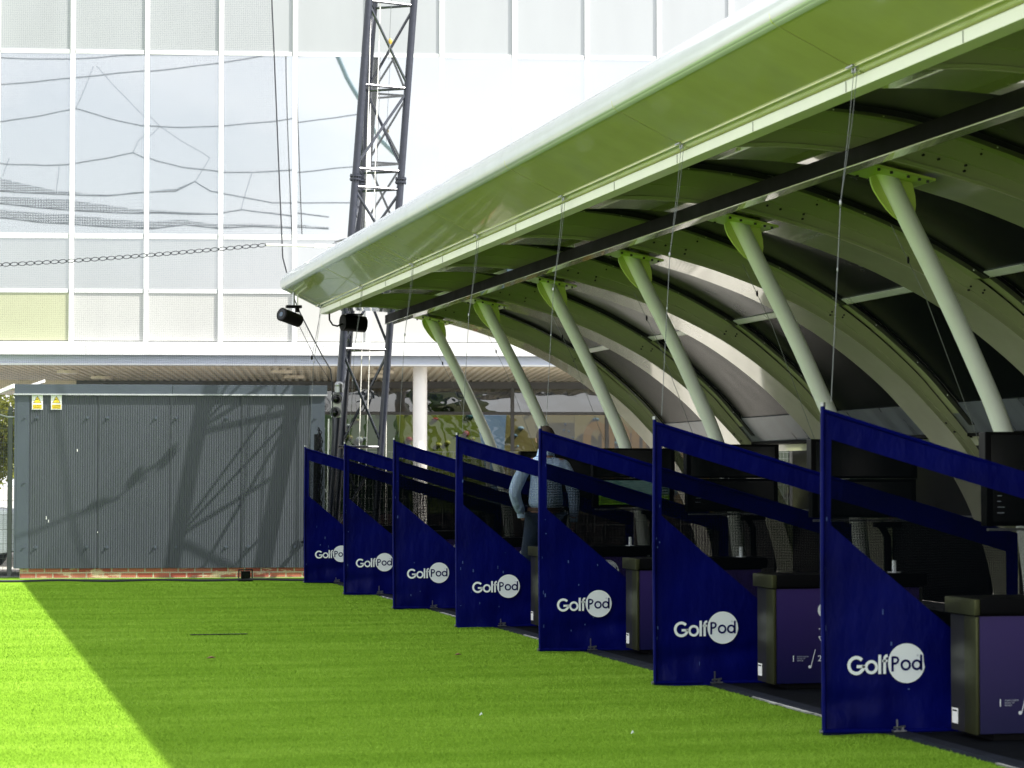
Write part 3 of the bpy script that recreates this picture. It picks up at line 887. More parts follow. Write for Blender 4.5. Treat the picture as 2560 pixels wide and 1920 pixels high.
# white halyards hanging inside the mast
for i, (x, y, xt, yt) in enumerate(((5.50, 32.25, 5.72, 32.30), (5.60, 32.28, 5.86, 32.36), (5.92, 32.36, 6.22, 32.50))):
    r_ = thing('halyard_rope', (x, y, .1), ['thin white rope running down inside the mast near its left leg', 'thin white rope running down the middle of the mast', 'thin white rope hanging just right of the mast beside the white column'][i], 'rope', 'white ropes on the mast')
    MB().tube([(x, y, .1), (xt, yt, 8.6)] if i < 2 else [(x, y, .1), (x + .02, y, 3.4)], .0060, 6).build('cord', rope_w, r_)
hk = thing('pulley_shackle', (5.95, 32.2, 7.25), 'small brass pulley hook hanging on a wire inside the upper mast', 'pulley')
MB().tube([(5.93, 32.2, 7.05), (5.95, 32.2, 7.6), (6.0, 32.25, 8.4)], .004, 5).build('wire', cable_m, hk)
MB().sphere((5.95, 32.2, 7.30), .028, 10, 8, (1, .5, 1.5)).build('hook_block', paint('brass', (.5, .36, .08), .35, metal=.8), hk)
sh = thing('rope_shackle', (5.27, 31.9, 4.45), 'silver shackle round the left mast leg where the net chain ends', 'shackle')
sm = MB().tube([(5.14, 31.90, 4.52), (5.30, 31.86, 4.56), (5.44, 31.92, 4.53)], .016, 8); sm.tube([(5.12, 31.9, 4.42), (5.30, 31.87, 4.44)], .010, 8); sm.box(5.40, 5.46, 31.88, 31.96, 4.48, 4.60); sm.box(5.12, 5.17, 31.86, 31.93, 4.38, 4.50)
sm.build('clamp', galv_m, sh)
# loudspeaker / lamp cluster on the left leg
dc = thing('dome_camera_unit', (5.20, 31.86, 2.3), 'pair of black dome cameras on a white plate on the left leg of the mast', 'camera')
MB().box(5.105, 5.235, 31.875, 31.90, 2.17, 2.47, .004).build('mounting_plate', signw_m, dc)
for i, (dx, z) in enumerate(((.005, 2.42), (-.015, 2.24))):
    p = (5.165 + dx, 31.85, z)
    MB().tube([(p[0], 31.874, p[2]), (p[0], 31.835, p[2])], .072, 20).build('dome_base', signw_m if False else galv_m, dc, smooth=True)
    MB().sphere((p[0], 31.835, p[2] - .008), .058, 16, 10).build('dome', scr_off, dc, smooth=True)
MB().sphere((5.20, 31.85, 2.60), .062, 14, 10, (1, 1, .8)).build('sensor_cap', galv_m, dc, smooth=True)
MB().tube([(5.20, 31.85, 2.50), (5.20, 31.85, 2.58)], .064, 16).build('sensor_base', galv_m, dc, smooth=True)
# conduit and cable bundle next to the shed corner
cdt = thing('cable_conduit', (5.03, 31.95, 0), 'thin pale vertical conduit standing between the shed and the mast', 'pipe')
MB().tube([(5.05, 31.95, 0), (5.08, 31.95, 2.15)], .012, 8).build('pipe', signw_m, cdt)
MB().tube([(4.955, 32.3, 0), (4.985, 32.3, 1.95)], .05, 10).build('pipe', blackmatt_m, cdt, smooth=True)
bund = MB(); random.seed(11)
for q in range(5):
    pts = []
    for i in range(26):
        pts.append((4.96 + random.uniform(-.05, .05), 31.98 + random.uniform(-.04, .04), 2.0 - i * .065 + random.uniform(-.04, .04)))
    bund.tube(smooth3(pts) if False else pts, .007, 5)
tag(bund.build('cable_bundle', black_m, off=Vector((4.96, 31.98, .4))), 'tangle of black cable loops hanging between the shed corner and the mast', 'cables')

# ------------------------------------------------------------------ things at the far corner of the canopy
pj = thing('cylinder_camera', (4.50, 31.0, 3.70), 'black cylindrical camera hanging below the far corner of the canopy', 'camera')
ax = Vector((.80, .60, -.22)).normalized()
c0 = Vector((4.30, 30.85, 3.46))
MB().tube([c0, c0 + ax * .30], .085, 24).build('housing', black_m, pj, smooth=True)
MB().tube([c0 - ax * .02, c0 + ax * .001], .088, 24).build('front_ring', blackmatt_m, pj, smooth=True)
MB().tube([c0 - ax * .022, c0 - ax * .0205], .068, 24).build('front_glass', scr_off, pj)
ln_ = MB(); ln_.tube([c0 - ax * .026, c0 - ax * .023], .030, 16); ln_.build('lens', paint('lens_blue', (.02, .05, .09), .08, coat=.5), pj)
MB().box(4.36, 4.56, 30.90, 31.02, 3.555, 3.59, .004).build('mounting_bracket', black_m, pj)
MB().box(4.48, 4.53, 30.93, 30.99, 3.50, 3.56).build('mounting_bracket', black_m, pj)
MB().tube([(4.46, 30.96, 3.59), (4.46, 30.96, 3.76)], .016, 10).build('drop_rod', galv_m, pj)
MB().tube([(4.51, 30.96, 3.59), (4.51, 30.96, 3.74)], .008, 8).build('drop_rod', signw_m, pj)
sp = thing('cylinder_speaker', (5.25, 31.0, 3.36), 'black cylindrical unit hanging under the canopy edge in front of the mast', 'speaker')
MB().tube([(5.10, 30.95, 3.375), (5.40, 31.02, 3.36)], .105, 28).build('housing', black_m, sp, smooth=True)
MB().tube([(5.095, 30.949, 3.375), (5.11, 30.953, 3.375)], .108, 28).build('end_ring', blackmatt_m, sp, smooth=True)
MB().box(5.14, 5.36, 30.90, 31.06, 3.475, 3.492, .003).build('mounting_bracket', black_m, sp)
MB().tube([(4.93, 31.0, 3.51), (4.93, 30.98, 3.41), (4.97, 30.97, 3.345), (5.03, 30.96, 3.33), (5.10, 30.95, 3.36)], .012, 8).build('cable', black_m, sp)

# ------------------------------------------------------------------ man in the bay
def skin_mesh(name, pts, edges, radii, mat, parent, sub=2, root=0, push=None):
    me = bpy.data.meshes.new(name); me.from_pydata(pts, edges, [])
    o = bpy.data.objects.new(name, me); col.objects.link(o)
    sk_ = o.modifiers.new('s', 'SKIN'); sk_.use_smooth_shade = True; sk_.branch_smoothing = .6
    ss = o.modifiers.new('u', 'SUBSURF'); ss.levels = sub; ss.render_levels = sub
    for i, r_ in enumerate(radii):
        rr = r_ if isinstance(r_, tuple) else (r_, r_)
        me.skin_vertices[0].data[i].radius = rr
        me.skin_vertices[0].data[i].use_root = (i == root)
    dg = bpy.context.evaluated_depsgraph_get()
    m2 = bpy.data.meshes.new_from_object(o.evaluated_get(dg))
    bpy.data.objects.remove(o); m2.materials.clear(); m2.materials.append(mat)
    for p in m2.polygons: p.use_smooth = True
    r = bpy.data.objects.new(name, m2); col.objects.link(r); r.parent = parent
    return r
man = thing('person', (5.78, 22.9, 0.018), 'man from behind in blue checked shirt and dark jeans, left hand in pocket', 'person', local=True)
man.rotation_euler = (0, 0, R(-10)); man.scale = (1.045, 1.045, 1.045)
# skeleton: +y is the way he faces, x to his right
B = {'pelvis': (0, 0, .97), 'waist': (0, -.005, 1.10), 'chest': (0, -.01, 1.30), 'uchest': (0, -.01, 1.43), 'neck': (0, 0, 1.53), 'skull0': (0, .015, 1.60), 'skull': (0, .03, 1.68), 'crown': (0, .02, 1.755),
     'lsh': (-.18, -.01, 1.43), 'lel': (-.295, -.07, 1.17), 'lwr': (-.225, .03, .95), 'lpalm': (-.205, .05, .90),
     'rsh': (.18, -.01, 1.43), 'rel': (.255, -.02, 1.15), 'rwr': (.265, .05, .90), 'rpalm': (.262, .065, .83),
     'lhip': (-.095, 0, .92), 'lkn': (-.17, .03, .50), 'lan': (-.26, -.04, .09), 'ltoe': (-.29, .12, .03),
     'rhip': (.095, 0, .92), 'rkn': (.11, .03, .49), 'ran': (.12, -.03, .09), 'rtoe': (.14, .14, .03)}
names = list(B); ix = {n: i for i, n in enumerate(names)}
E_ = [('pelvis', 'waist'), ('waist', 'chest'), ('chest', 'uchest'), ('uchest', 'neck'), ('neck', 'skull0'), ('skull0', 'skull'), ('skull', 'crown'),
      ('uchest', 'lsh'), ('lsh', 'lel'), ('lel', 'lwr'), ('lwr', 'lpalm'), ('uchest', 'rsh'), ('rsh', 'rel'), ('rel', 'rwr'), ('rwr', 'rpalm'),
      ('pelvis', 'lhip'), ('lhip', 'lkn'), ('lkn', 'lan'), ('lan', 'ltoe'), ('pelvis', 'rhip'), ('rhip', 'rkn'), ('rkn', 'ran'), ('ran', 'rtoe')]
RD = {'pelvis': (.15, .105), 'waist': (.145, .10), 'chest': (.155, .105), 'uchest': (.13, .09), 'neck': (.055, .055), 'skull0': (.062, .070), 'skull': (.076, .092), 'crown': (.050, .062),
      'lsh': .055, 'lel': .042, 'lwr': .028, 'lpalm': (.030, .018), 'rsh': .055, 'rel': .042, 'rwr': .028, 'rpalm': (.018, .034),
      'lhip': .085, 'lkn': .058, 'lan': .04, 'ltoe': .035, 'rhip': .085, 'rkn': .058, 'ran': .04, 'rtoe': .035}
pts = [B[n] for n in names]; ed = [(ix[a], ix[b]) for a, b in E_]; rad = [RD[n] for n in names]
for side, base_, dirs in (('r', B['rpalm'], [(-.004, .022), (-.002, .008), (0, -.006), (.002, -.020)]),):
    for fi, (dx, dy) in enumerate(dirs):
        ln = (.075, .083, .078, .062)[fi]
        p0 = (base_[0] + dx, base_[1] + dy, base_[2] - .035); p1 = (p0[0] + .002, p0[1] + .004, p0[2] - ln * .55); p2 = (p1[0] - .014, p1[1] + .006, p1[2] - ln * .42)
        i0 = len(pts); pts += [p0, p1, p2]; ed += [(ix['rpalm'], i0), (i0, i0 + 1), (i0 + 1, i0 + 2)]; rad += [.0095, .0088, .007]
    i0 = len(pts); pts += [(base_[0] - .012, base_[1] + .036, base_[2] + .005), (base_[0] - .022, base_[1] + .048, base_[2] - .035)]; ed += [(ix['rpalm'], i0), (i0, i0 + 1)]; rad += [.011, .008]
body = skin_mesh('body', pts, ed, rad, skin_m, man, 2, 0)
# ears and face relief joined to clothing-free head area
MB().sphere((-.082, .03, 1.655), .030, 10, 8, (.35, .7, 1.1)).build('ear', skin_m, man, smooth=True)
MB().sphere((.082, .03, 1.655), .030, 10, 8, (.35, .7, 1.1)).build('ear', skin_m, man, smooth=True)
MB().sphere((0, .135, 1.65), .020, 10, 8, (.7, .9, 1.5)).build('nose', skin_m, man, smooth=True)
for sx in (-.03, .03): MB().sphere((sx, .118, 1.675), .012, 10, 8).build('eye', white_m, man, smooth=True)
MB().sphere((0, .120, 1.605), .020, 10, 6, (1.2, .4, .35)).build('mouth', paint('lips', (.40, .16, .13), .5), man, smooth=True)
hr = MB(); o = 0
nu, nv = 28, 16
for i in range(nv + 1):
    th = (math.pi * .5 + .55) * i / nv
    for j in range(nu):
        ph = 2 * math.pi * j / nu
        fr_ = max(0, math.sin(ph))
        t2 = th * (1 - .48 * fr_ ** 2)
        r_ = 1 + .02 * math.sin(7 * ph + 3 * i)
        hr.v.append((.090 * r_ * math.sin(t2) * math.cos(ph), .012 + .112 * r_ * math.sin(t2) * math.sin(ph), 1.675 + .108 * r_ * math.cos(t2)))
for i in range(nv):
    for j in range(nu):
        hr.f.append((i * nu + j, (i + 1) * nu + j, (i + 1) * nu + (j + 1) % nu, i * nu + (j + 1) % nu))
hr.build('hair', hair_m, man, smooth=True)
# shirt
sp_ = [(0, 0, .985), (0, -.005, 1.10), (0, -.012, 1.28), (0, -.012, 1.42), (0, .0, 1.50), (-.17, -.01, 1.425), (-.245, -.04, 1.30), (-.30, -.075, 1.165), (-.265, -.02, 1.05), (-.225, .03, .965), (.17, -.01, 1.425), (.225, -.015, 1.29), (.262, -.02, 1.15), (.268, .015, 1.03), (.268, .05, .925)]
se = [(0, 1), (1, 2), (2, 3), (3, 4), (3, 5), (5, 6), (6, 7), (7, 8), (8, 9), (3, 10), (10, 11), (11, 12), (12, 13), (13, 14)]
sr = [(.182, .135), (.178, .130), (.180, .130), (.150, .108), (.072, .070), .082, .070, .062, .054, .046, .082, .070, .062, .054, .046]
skin_mesh('shirt', sp_, se, sr, shirt_m, man, 2, 0)
cl = MB()
for sgn, z, r_ in ((0, 1.505, .076), (0, 1.55, .070)): pass
cl.loft([[(r1 * math.cos(a) * 1.0, .004 + r1 * math.sin(a) * 1.0, z + .012 * math.sin(a + math.pi)) for a in [2 * math.pi * i / 24 for i in range(24)]] for r1, z in ((.088, 1.495), (.080, 1.53), (.072, 1.562), (.068, 1.562), (.072, 1.52))], caps=False)
cl.build('collar', shirt_m, man, smooth=True)
for c_, d_ in (((-.225, .03, .965), (-.222, .034, .925)), ((.268, .05, .925), (.267, .055, .885))):
    MB().tube([c_, d_], [.044, .040], 16, cap=False).build('cuff', shirt_m, man, smooth=True)
# trousers, belt, shoes
tp = [(0, 0, .975), (-.09, .0, .90), (-.125, .012, .72), (-.17, .03, .50), (-.215, 0, .28), (-.258, -.04, .10), (.09, 0, .90), (.105, .012, .72), (.112, .03, .49), (.118, 0, .28), (.122, -.03, .10)]
te = [(0, 1), (1, 2), (2, 3), (3, 4), (4, 5), (0, 6), (6, 7), (7, 8), (8, 9), (9, 10)]
skin_mesh('trousers', tp, te, [(.168, .125), (.112, .122), .100, .080, .070, .068, (.112, .122), .100, .080, .070, .068], jeans_m, man, 2, 0)
MB().loft([[(.172 * math.cos(a), .128 * math.sin(a), z) for a in [2 * math.pi * i / 28 for i in range(28)]] for z in (.985, 1.02)], caps=False).build('belt', belt_m, man, smooth=True)
for c_ in ((-.27, .03, .045), (.125, .04, .045)):
    MB().sphere(c_, .05, 14, 10, (.95, 2.7, .95)).build('shoe', shoe_m, man, smooth=True)
# ------------------------------------------------------------------ building
AB = R(-7.7); BS = .881; ABB = R(-9.2)
bld = thing('leisure_building', (8.104, 41.275, 0), 'large white panelled leisure centre building with an overhanging upper storey', 'building', rz=ABB, local=True)
bld.location = (7.140, 36.364, .166); bld.scale = (BS, BS, BS)
cols_a = [-.85 + 1.277 * i for i in range(-10, 13)]
rows = [(3.69, 4.58, 'low'), (4.58, 5.53, 'mid'), (5.53, 8.73, 'mirror'), (8.73, 11.9, 'top'), (11.9, 13.6, 'top')]
for i in range(len(cols_a) - 1):
    a0, a1 = cols_a[i], cols_a[i + 1]
    for (z0, z1, kd) in rows:
        m = {'low': fac_low, 'mid': fac_mirror2, 'mirror': fac_mirror, 'top': fac_top}[kd]
        if kd == 'low' and a1 < -5.5: m = fac_yel
        dy = random.uniform(-.003, .003) - (.020 if kd == 'mirror' and -2.2 < a0 < 1 else 0)
        MB().add([(a0 + .03, .0, z0 + .03), (a1 - .03, .0 + dy, z0 + .03), (a1 - .03, .0 + dy, z1 - .03), (a0 + .03, .0, z1 - .03)], [(0, 1, 2, 3)]).build('facade_panel', m, bld)
for a in cols_a:
    MB().box(a - .040, a + .040, -.024, .045, 3.69, 13.6, .006).build('mullion', frame_m, bld)
for z, h in ((4.58, .035), (5.53, .045), (8.73, .035), (11.9, .035)):
    t_ = MB()
    for i in range(len(cols_a) - 1): t_.box(cols_a[i] + .05, cols_a[i + 1] - .05, -.015, .04, z - h, z + h)
    t_.build('transom', frame_m, bld)
MB().box(-13.8, 14.6, .10, .25, 3.3, 13.7).build('upper_wall', frame_m, bld)
MB().box(-13.8, 14.6, -.10, .09, 3.655, 3.70).build('ledge', fascW_m, bld)
fb = MB()
for i in range(7): fb.box(-13.8 + 4.06 * i, -13.8 + 4.06 * (i + 1) - .006, -.16, .0, 3.47, 3.652)
fb.build('fascia_band', fascW_m, bld)
fg = MB()
for i in range(5): fg.box(-13.8 + 5.68 * i, -13.8 + 5.68 * (i + 1) - .006, .04, .09, 3.325, 3.468)
fg.build('fascia_band', fasc_shade_m, bld)
MB().box(-13.8, 14.6, -.10, .09, 3.295, 3.322).build('fascia_lip', fascW_m, bld)
# corrugated soffit
sf = MB(); prof = []
a = -13.8
while a < 14.6:
    prof += [(a, 3.300), (a + .062, 3.300), (a + .080, 3.336), (a + .125, 3.336)]; a += .143
sf.loft([[(x, .10, z) for x, z in prof], [(x, 7.05, z) for x, z in prof]], closed=False)
sf.build('soffit', soffit_m, bld)
MB().box(-13.8, 14.6, 7.052, 7.118, 3.10, 3.415).build('soffit_end_board', soffit_m, bld)
MB().box(-13.8, -6.7, 7.12, 9.5, 3.10, 3.16).build('soffit_end_board', soffit_m, bld)
MB().box(-13.8, 14.6, .26, 7.12, 3.42, 3.5).build('floor_slab', frame_m, bld)
for (ax_, b_) in ((-6.25, 2.2), (-5.9, 4.8), (-2.38, 2.0), (-2.2, 4.3), (-.55, 1.9), (-.62, 3.8)):
    l = MB().tube([(ax_, b_, 3.245), (ax_, b_, 3.30)], .20, 22); l.build('soffit_lamp', lamp_m, bld, smooth=True)
c = MB()
for ac in (.072, 7.7, -7.6): 
    MB().tube([(ac, .42, -.25), (ac, .42, 3.30)], .125, 28).build('column', column_m, bld, smooth=True)
# ground floor glazing, 7 m behind the fascia
wm = [-6.6, -5.6, -3.7, -1.75, .21, 2.18, 4.11, 5.98, 7.9, 9.8, 11.7, 13.6]
for i in range(len(wm) - 1):
    w_ = MB().box(wm[i] - .035, wm[i] + .035, 6.96, 7.06, .62, 3.22).build('window_frame', winframe_m, bld)
    MB().add([(wm[i] + .03, 7.02, .62), (wm[i + 1] - .03, 7.02, .62), (wm[i + 1] - .03, 7.02, 2.62), (wm[i] + .03, 7.02, 2.62)], [(0, 1, 2, 3)]).build('window_pane', glass_m, bld)
    MB().add([(wm[i] + .03, 7.02, 2.69), (wm[i + 1] - .03, 7.02, 2.69), (wm[i + 1] - .03, 7.02 + random.uniform(-.01, .01), 3.16), (wm[i] + .03, 7.02, 3.16)], [(0, 1, 2, 3)]).build('window_pane', glass_t, bld)
MB().box(-6.6, 13.7, 7.32, 7.36, 2.66, 3.40).build('transom_dark_board', paint('transom_dark_navy', (.015, .028, .055), .6, var=.5, scale=1.0), bld)  # added dark board standing in for the dim interior behind the transoms
MB().box(-6.6, 13.7, 6.98, 7.04, 2.622, 2.688).build('window_transom', winframe_m, bld)
MB().box(-6.6, 13.7, 6.97, 7.05, 3.16, 3.30).build('window_head', winframe_m, bld)
MB().box(-6.6, 13.7, 6.95, 7.10, -.25, .62).build('sill_wall', darkbrick_m, bld)
# interior: floor, back wall and climbing wall
MB().box(-6.6, 14.6, 7.12, 19.9, -.19, -.17).build('interior_floor', interior_m, bld)
MB().box(-6.6, 14.6, 19.9, 20.1, -.2, 9).build('rear_wall', interior_m, bld)

def climb(name, x0, x1, y, lean, c1, c2, hold, z1=3.3, seed=0, scale=1.5):
    t = tag(bpy.data.objects.new('climbing_wall', None), name, 'climbing wall', 'indoor climbing wall slabs')
    col.objects.link(t)
    p = Matrix.Rotation(ABB, 4, 'Z') @ (Vector((x0, y, 0)) * BS) + Vector((7.140, 36.364, .0))
    t.location = p; t.rotation_euler = (0, 0, ABB); t.scale = (BS, BS, BS); t['_wp'] = [0, 0, 0]
    k = NT('climbing_wall_paint'); f_ = k.noise(k.coord((1, 1, 1)), scale, 3)
    k.l.new(k.ramp(f_, [(.30, tuple(x * .75 + y * .25 for x, y in zip(c1, c2))), (.70, tuple(x * .4 + y * .6 for x, y in zip(c1, c2)))]), k.b.inputs['Base Color']); k.b.inputs['Roughness'].default_value = .7
    w = x1 - x0
    MB().loft([[(0, 0, 0), (w, 0, 0), (w, .1, 0), (0, .1, 0)], [(lean[0], lean[1], z1), (w + lean[0], lean[1], z1), (w + lean[0], lean[1] + .1, z1), (lean[0], lean[1] + .1, z1)]]).build('slab', k.m, t)
    random.seed(seed)
    for cc in hold:
        hm = MB(); mt = paint('hold_paint', cc, .5)
        for q in range(int(14 * w / len(hold)) + 4):
            z = random.uniform(.6, z1 - .1); x = random.uniform(.1, w - .1); fr2 = z / z1
            r_ = random.uniform(.03, .085)
            hm.sphere((x + lean[0] * fr2, lean[1] * fr2 - .02, z), r_, 8, 5, (1, .6, random.uniform(.5, 1)))
        hm.build('climbing_holds', mt, t, smooth=True)
    if seed == 8:
        am = MB()
        for cx, wd in ((.45, .20), (.92, .17), (1.40, .12)):
            pa = [(cx - wd, 1.1)] + [(cx - wd * math.cos(math.pi * i / 12), 2.35 + .30 * math.sin(math.pi * i / 12)) for i in range(13)] + [(cx + wd, 1.1)]
            stroke(am, pa, .17, -.03 if False else -.012, .01)
        am.build('painted_arches', paint('arch_orange', (.50, .22, .01), .6), t)
climb('green and yellow leaning climbing slab with red holds behind the window right of the column', .3, 2.0, 8.6, (-.5, .5), (.10, .20, .01), (.34, .28, .01), [(.4, .03, .02), (.03, .15, .16), (.5, .45, .05)], seed=3)
climb('pale yellow climbing slab with numbers behind the middle window', 2.05, 3.6, 9.2, (.2, .1), (.42, .28, .07), (.36, .30, .14), [(.25, .38, .5), (.12, .2, .3)], seed=5)
climb('cream climbing slab with orange arches behind the right window', 3.65, 5.5, 8.9, (0, .1), (.40, .36, .12), (.45, .19, .01), [(.08, .2, .24), (.5, .5, .3), (.06, .14, .2)], seed=8, scale=2.2)
climb('orange climbing slab with blue holds behind the far right window', 5.55, 7.0, 8.7, (-.1, .1), (.48, .22, .01), (.50, .27, .02), [(.05, .16, .2)], seed=9)
climb('dark green climbing slab behind the windows left of the column', -3.4, .1, 9.4, (.3, .4), (.03, .07, .02), (.12, .18, .03), [(.25, .2, .03), (.5, .5, .5)], seed=12)
climb('blue grey climbing slab at the far left windows', -6.4, -3.6, 9.6, (.3, .3), (.10, .14, .2), (.2, .24, .3), [(.4, .3, .1)], seed=14)
climb('green climbing slab at the right end of the hall', 7.1, 10.5, 9.2, (.3, .3), (.04, .10, .02), (.14, .2, .03), [(.4, .3, .1)], seed=15)

# ------------------------------------------------------------------ shed
shed = thing('equipment_shed', (3.0975, 33.207, 0), 'dark grey corrugated metal equipment shed with a low roof on a red brick base', 'shed', rz=AB, local=True)
panels = [(-1.90, -.99), (-.975, -.015), (0, .95), (.965, 1.90)]
for (x0, x1) in panels:
    prof = []; x = x0
    while x < x1 - .03:
        prof += [(x, 0), (x + .013, 0), (x + .018, -.0045), (x + .027, -.0045)]; x += .032
    prof.append((x1, 0))
    m = MB(); m.loft([[(a, b, .135) for a, b in prof], [(a, b, 2.5) for a, b in prof]], closed=False)
    m.build('cladding_panel', shed_m, shed)
MB().box(-2.04, 2.06, .012, 2.6, .14, 2.50).build('wall_core', shed_m, shed)
MB().box(-2.07, -1.903, -.014, .012, .135, 2.50, .004).build('corner_trim', shedtrim_m, shed)
MB().box(1.903, 2.10, -.010, .012, .135, 2.50, .004).build('corner_trim', shedtrim_m, shed)
MB().box(-2.10, -2.072, -.014, 2.6, .135, 2.50).build('corner_trim', shedtrim_m, shed)
rf = MB().box(-2.10, .02, -.032, 2.7, 2.505, 2.635, .004); rf.box(.026, 2.13, -.032, 2.7, 2.505, 2.632, .004)
rf.build('roof_fascia', shedtrim_m, shed)
MB().box(-2.11, 2.135, -.045, -.01, 2.487, 2.508).build('drip_edge', shedlip_m, shed)
MB().box(-2.02, 2.10, .03, 2.55, 0, .134).build('brick_plinth', brick_m, shed)
bt = MB()
for zz in (2.18, .42):
    for xx in (-1.96, -1.80, -1.12, -.85, -.20, .08, .76, 1.06, 1.70, 1.97):
        bt.tube([(xx, -.008, zz), (xx, -.030, zz)], .013, 8); bt.tube([(xx, -.006, zz), (xx, -.012, zz)], .024, 10)
bt.tube([(-1.96, -.012, 1.30), (-1.96, -.030, 1.30)], .013, 8)
bt.build('fixings', shedtrim_m, shed)
sc = MB()
for (x, z) in ((-1.67, .80), (-1.64, .76), (-.98, .62), (-1.26, 1.72)):
    sc.box(x, x + .010, -.0085, -.0078, z, z + random.uniform(.012, .06))
sc.build('paint_scuffs', signw_m, shed)
def local_pt(x, y, z): return Matrix.Rotation(AB, 4, 'Z') @ Vector((x, y, z)) + Vector((3.0975, 33.207, 0))
for n_, xc in (('left', -1.795), ('right', -1.54)):
    sg = thing('warning_sign', local_pt(xc, -.012, 2.29), 'small white and yellow golf warning sign, %s one of the two on the shed' % n_, 'sign', 'warning signs on the shed', rz=AB, local=True)
    MB().box(-.073, .073, -.006, 0, 0, .20, .001).build('plate', signw_m, sg)
    m = MB(); m.prism_y([(-.055, .090), (.055, .090), (0, .186)], -.0085, -.007); m.build('triangle', black_m, sg)
    m = MB(); m.prism_y([(-.046, .095), (.046, .095), (0, .176)], -.0105, -.009); m.build('triangle_field', yellow_m, sg)
    m = MB(); m.prism_y([(-.025, .130), (.006, .136), (.004, .142), (-.020, .138)], -.0125, -.011); disc(m, .012, .115, .005, -.0125, n=10); m.build('symbol', black_m, sg)
    MB().box(-.060, .060, -.0085, -.007, .012, .068).build('text_panel', yellow_m, sg)
    text_mesh('sign_text', 'CAUTION', .024, 0, -.0095, .044, black_m, sg, align='CENTER')
    text_mesh('sign_text', 'GOLF BALLS', .018, 0, -.0095, .021, black_m, sg, align='CENTER')
# bracket lamp and conduit at the shed's left top
wl_ = thing('angled_floodlight', local_pt(-2.2, .2, 2.35), 'white angled floodlight arm sticking out at the left top of the shed', 'light', rz=AB, local=True)
MB().loft([[(-.30, 0, .10), (-.30, .14, .10), (-.30, .14, .14), (-.30, 0, .14)], [(.06, 0, .24), (.06, .14, .24), (.06, .14, .30), (.06, 0, .30)]]).build('housing', signw_m, wl_)
MB().loft([[(.20, .3, .26), (.20, .4, .26), (.20, .4, .28), (.20, .3, .28)], [(.45, .3, .33), (.45, .4, .33), (.45, .4, .37), (.45, .3, .37)]]).build('housing', signw_m, wl_)
MB().tube([(-.22, -.05, .55), (-.20, -.05, .0), (-.15, -.05, -.12), (0, -.05, -.16), (.12, -.05, -.16)], .012, 8).build('conduit', galv_m, wl_)

# ground floodlight and clamp in front of the shed
fl_ = thing('ground_floodlight', (3.97, 31.92, 0), 'small black floodlight on a yoke standing on the ground in front of the shed', 'floodlight')
MB().box(3.910, 4.030, 31.870, 31.970, .035, .135, .01).build('lamp_body', black_m, fl_)
MB().box(3.925, 4.015, 31.864, 31.869, .05, .12).build('lamp_glass', scr_off, fl_)
y_ = MB().box(3.875, 3.888, 31.900, 31.940, .0, .155); y_.box(4.052, 4.065, 31.900, 31.940, .0, .155); y_.box(3.875, 4.065, 31.890, 31.950, -.0, .012); y_.box(3.875, 4.065, 31.900, 31.940, .145, .158)
y_.build('yoke', black_m, fl_)
hk2 = thing('rope_cleat', local_pt(1.83, -.02, .50), 'small black cleat fixed to the shed wall beside the farthest banner', 'cleat', rz=AB, local=True)
m = MB().box(-.02, .03, -.05, .0, .0, .05); m.sphere((-.01, -.10, -.01), .04, 10, 8, (1, 1.4, .5)); m.box(-.015, .0, -.05, -.02, .03, .13); m.box(.01, .025, -.05, -.02, .03, .13); m.build('cleat_body', black_m, hk2)

# ------------------------------------------------------------------ safety net on the left
net = thing('safety_net', (.6, 31.9, 0), 'fine dark mesh net hanging in front of the shed and white building', 'net')
def edge_x(z):      # right edge of the net, slightly sagging
    return float(np.interp(z, [0, 1, 2.77, 3.04, 3.65, 4.27, 7.7, 8.4], [5.10, 5.12, 5.10, 4.94, 4.63, 4.45, 4.28, 4.26]))
nx, nz = 60, 70
m = MB()
for i in range(nx + 1):
    for j in range(nz + 1):
        z = .02 + 13.0 * j / nz
        xe = edge_x(z); x = -2.4 + (xe + 2.4) * i / nx
        yb_ = 32.42 - .135 * (x + 0) + .10 * math.sin(x * 1.3 + z * .5) * math.sin(z * .38)
        m.v.append((x, yb_, z))
for i in range(nx):
    for j in range(nz):
        p = i * (nz + 1) + j
        m.f.append((p, p + nz + 1, p + nz + 2, p + 1))
m.build('mesh_sheet', net_m, net, smooth=True)
ep = []
for j in range(nz + 1):
    z = .02 + 13.0 * j / nz; x = edge_x(z)
    ep.append((x, 32.42 - .135 * x + .10 * math.sin(x * 1.3 + z * .5) * math.sin(z * .38) - .004, z))
MB().tube(ep, .009, 6).build('edge_rope', rope_b, net)
hp = []
for i in range(61):
    x = -2.4 + (edge_x(.02) + 2.4) * i / 60
    hp.append((x, 32.42 - .135 * x + .10 * math.sin(x * 1.3) * 0, .022 + .006 * math.sin(x * 5)))
MB().tube(hp, .016, 6).build('bottom_hem', rope_b, net)
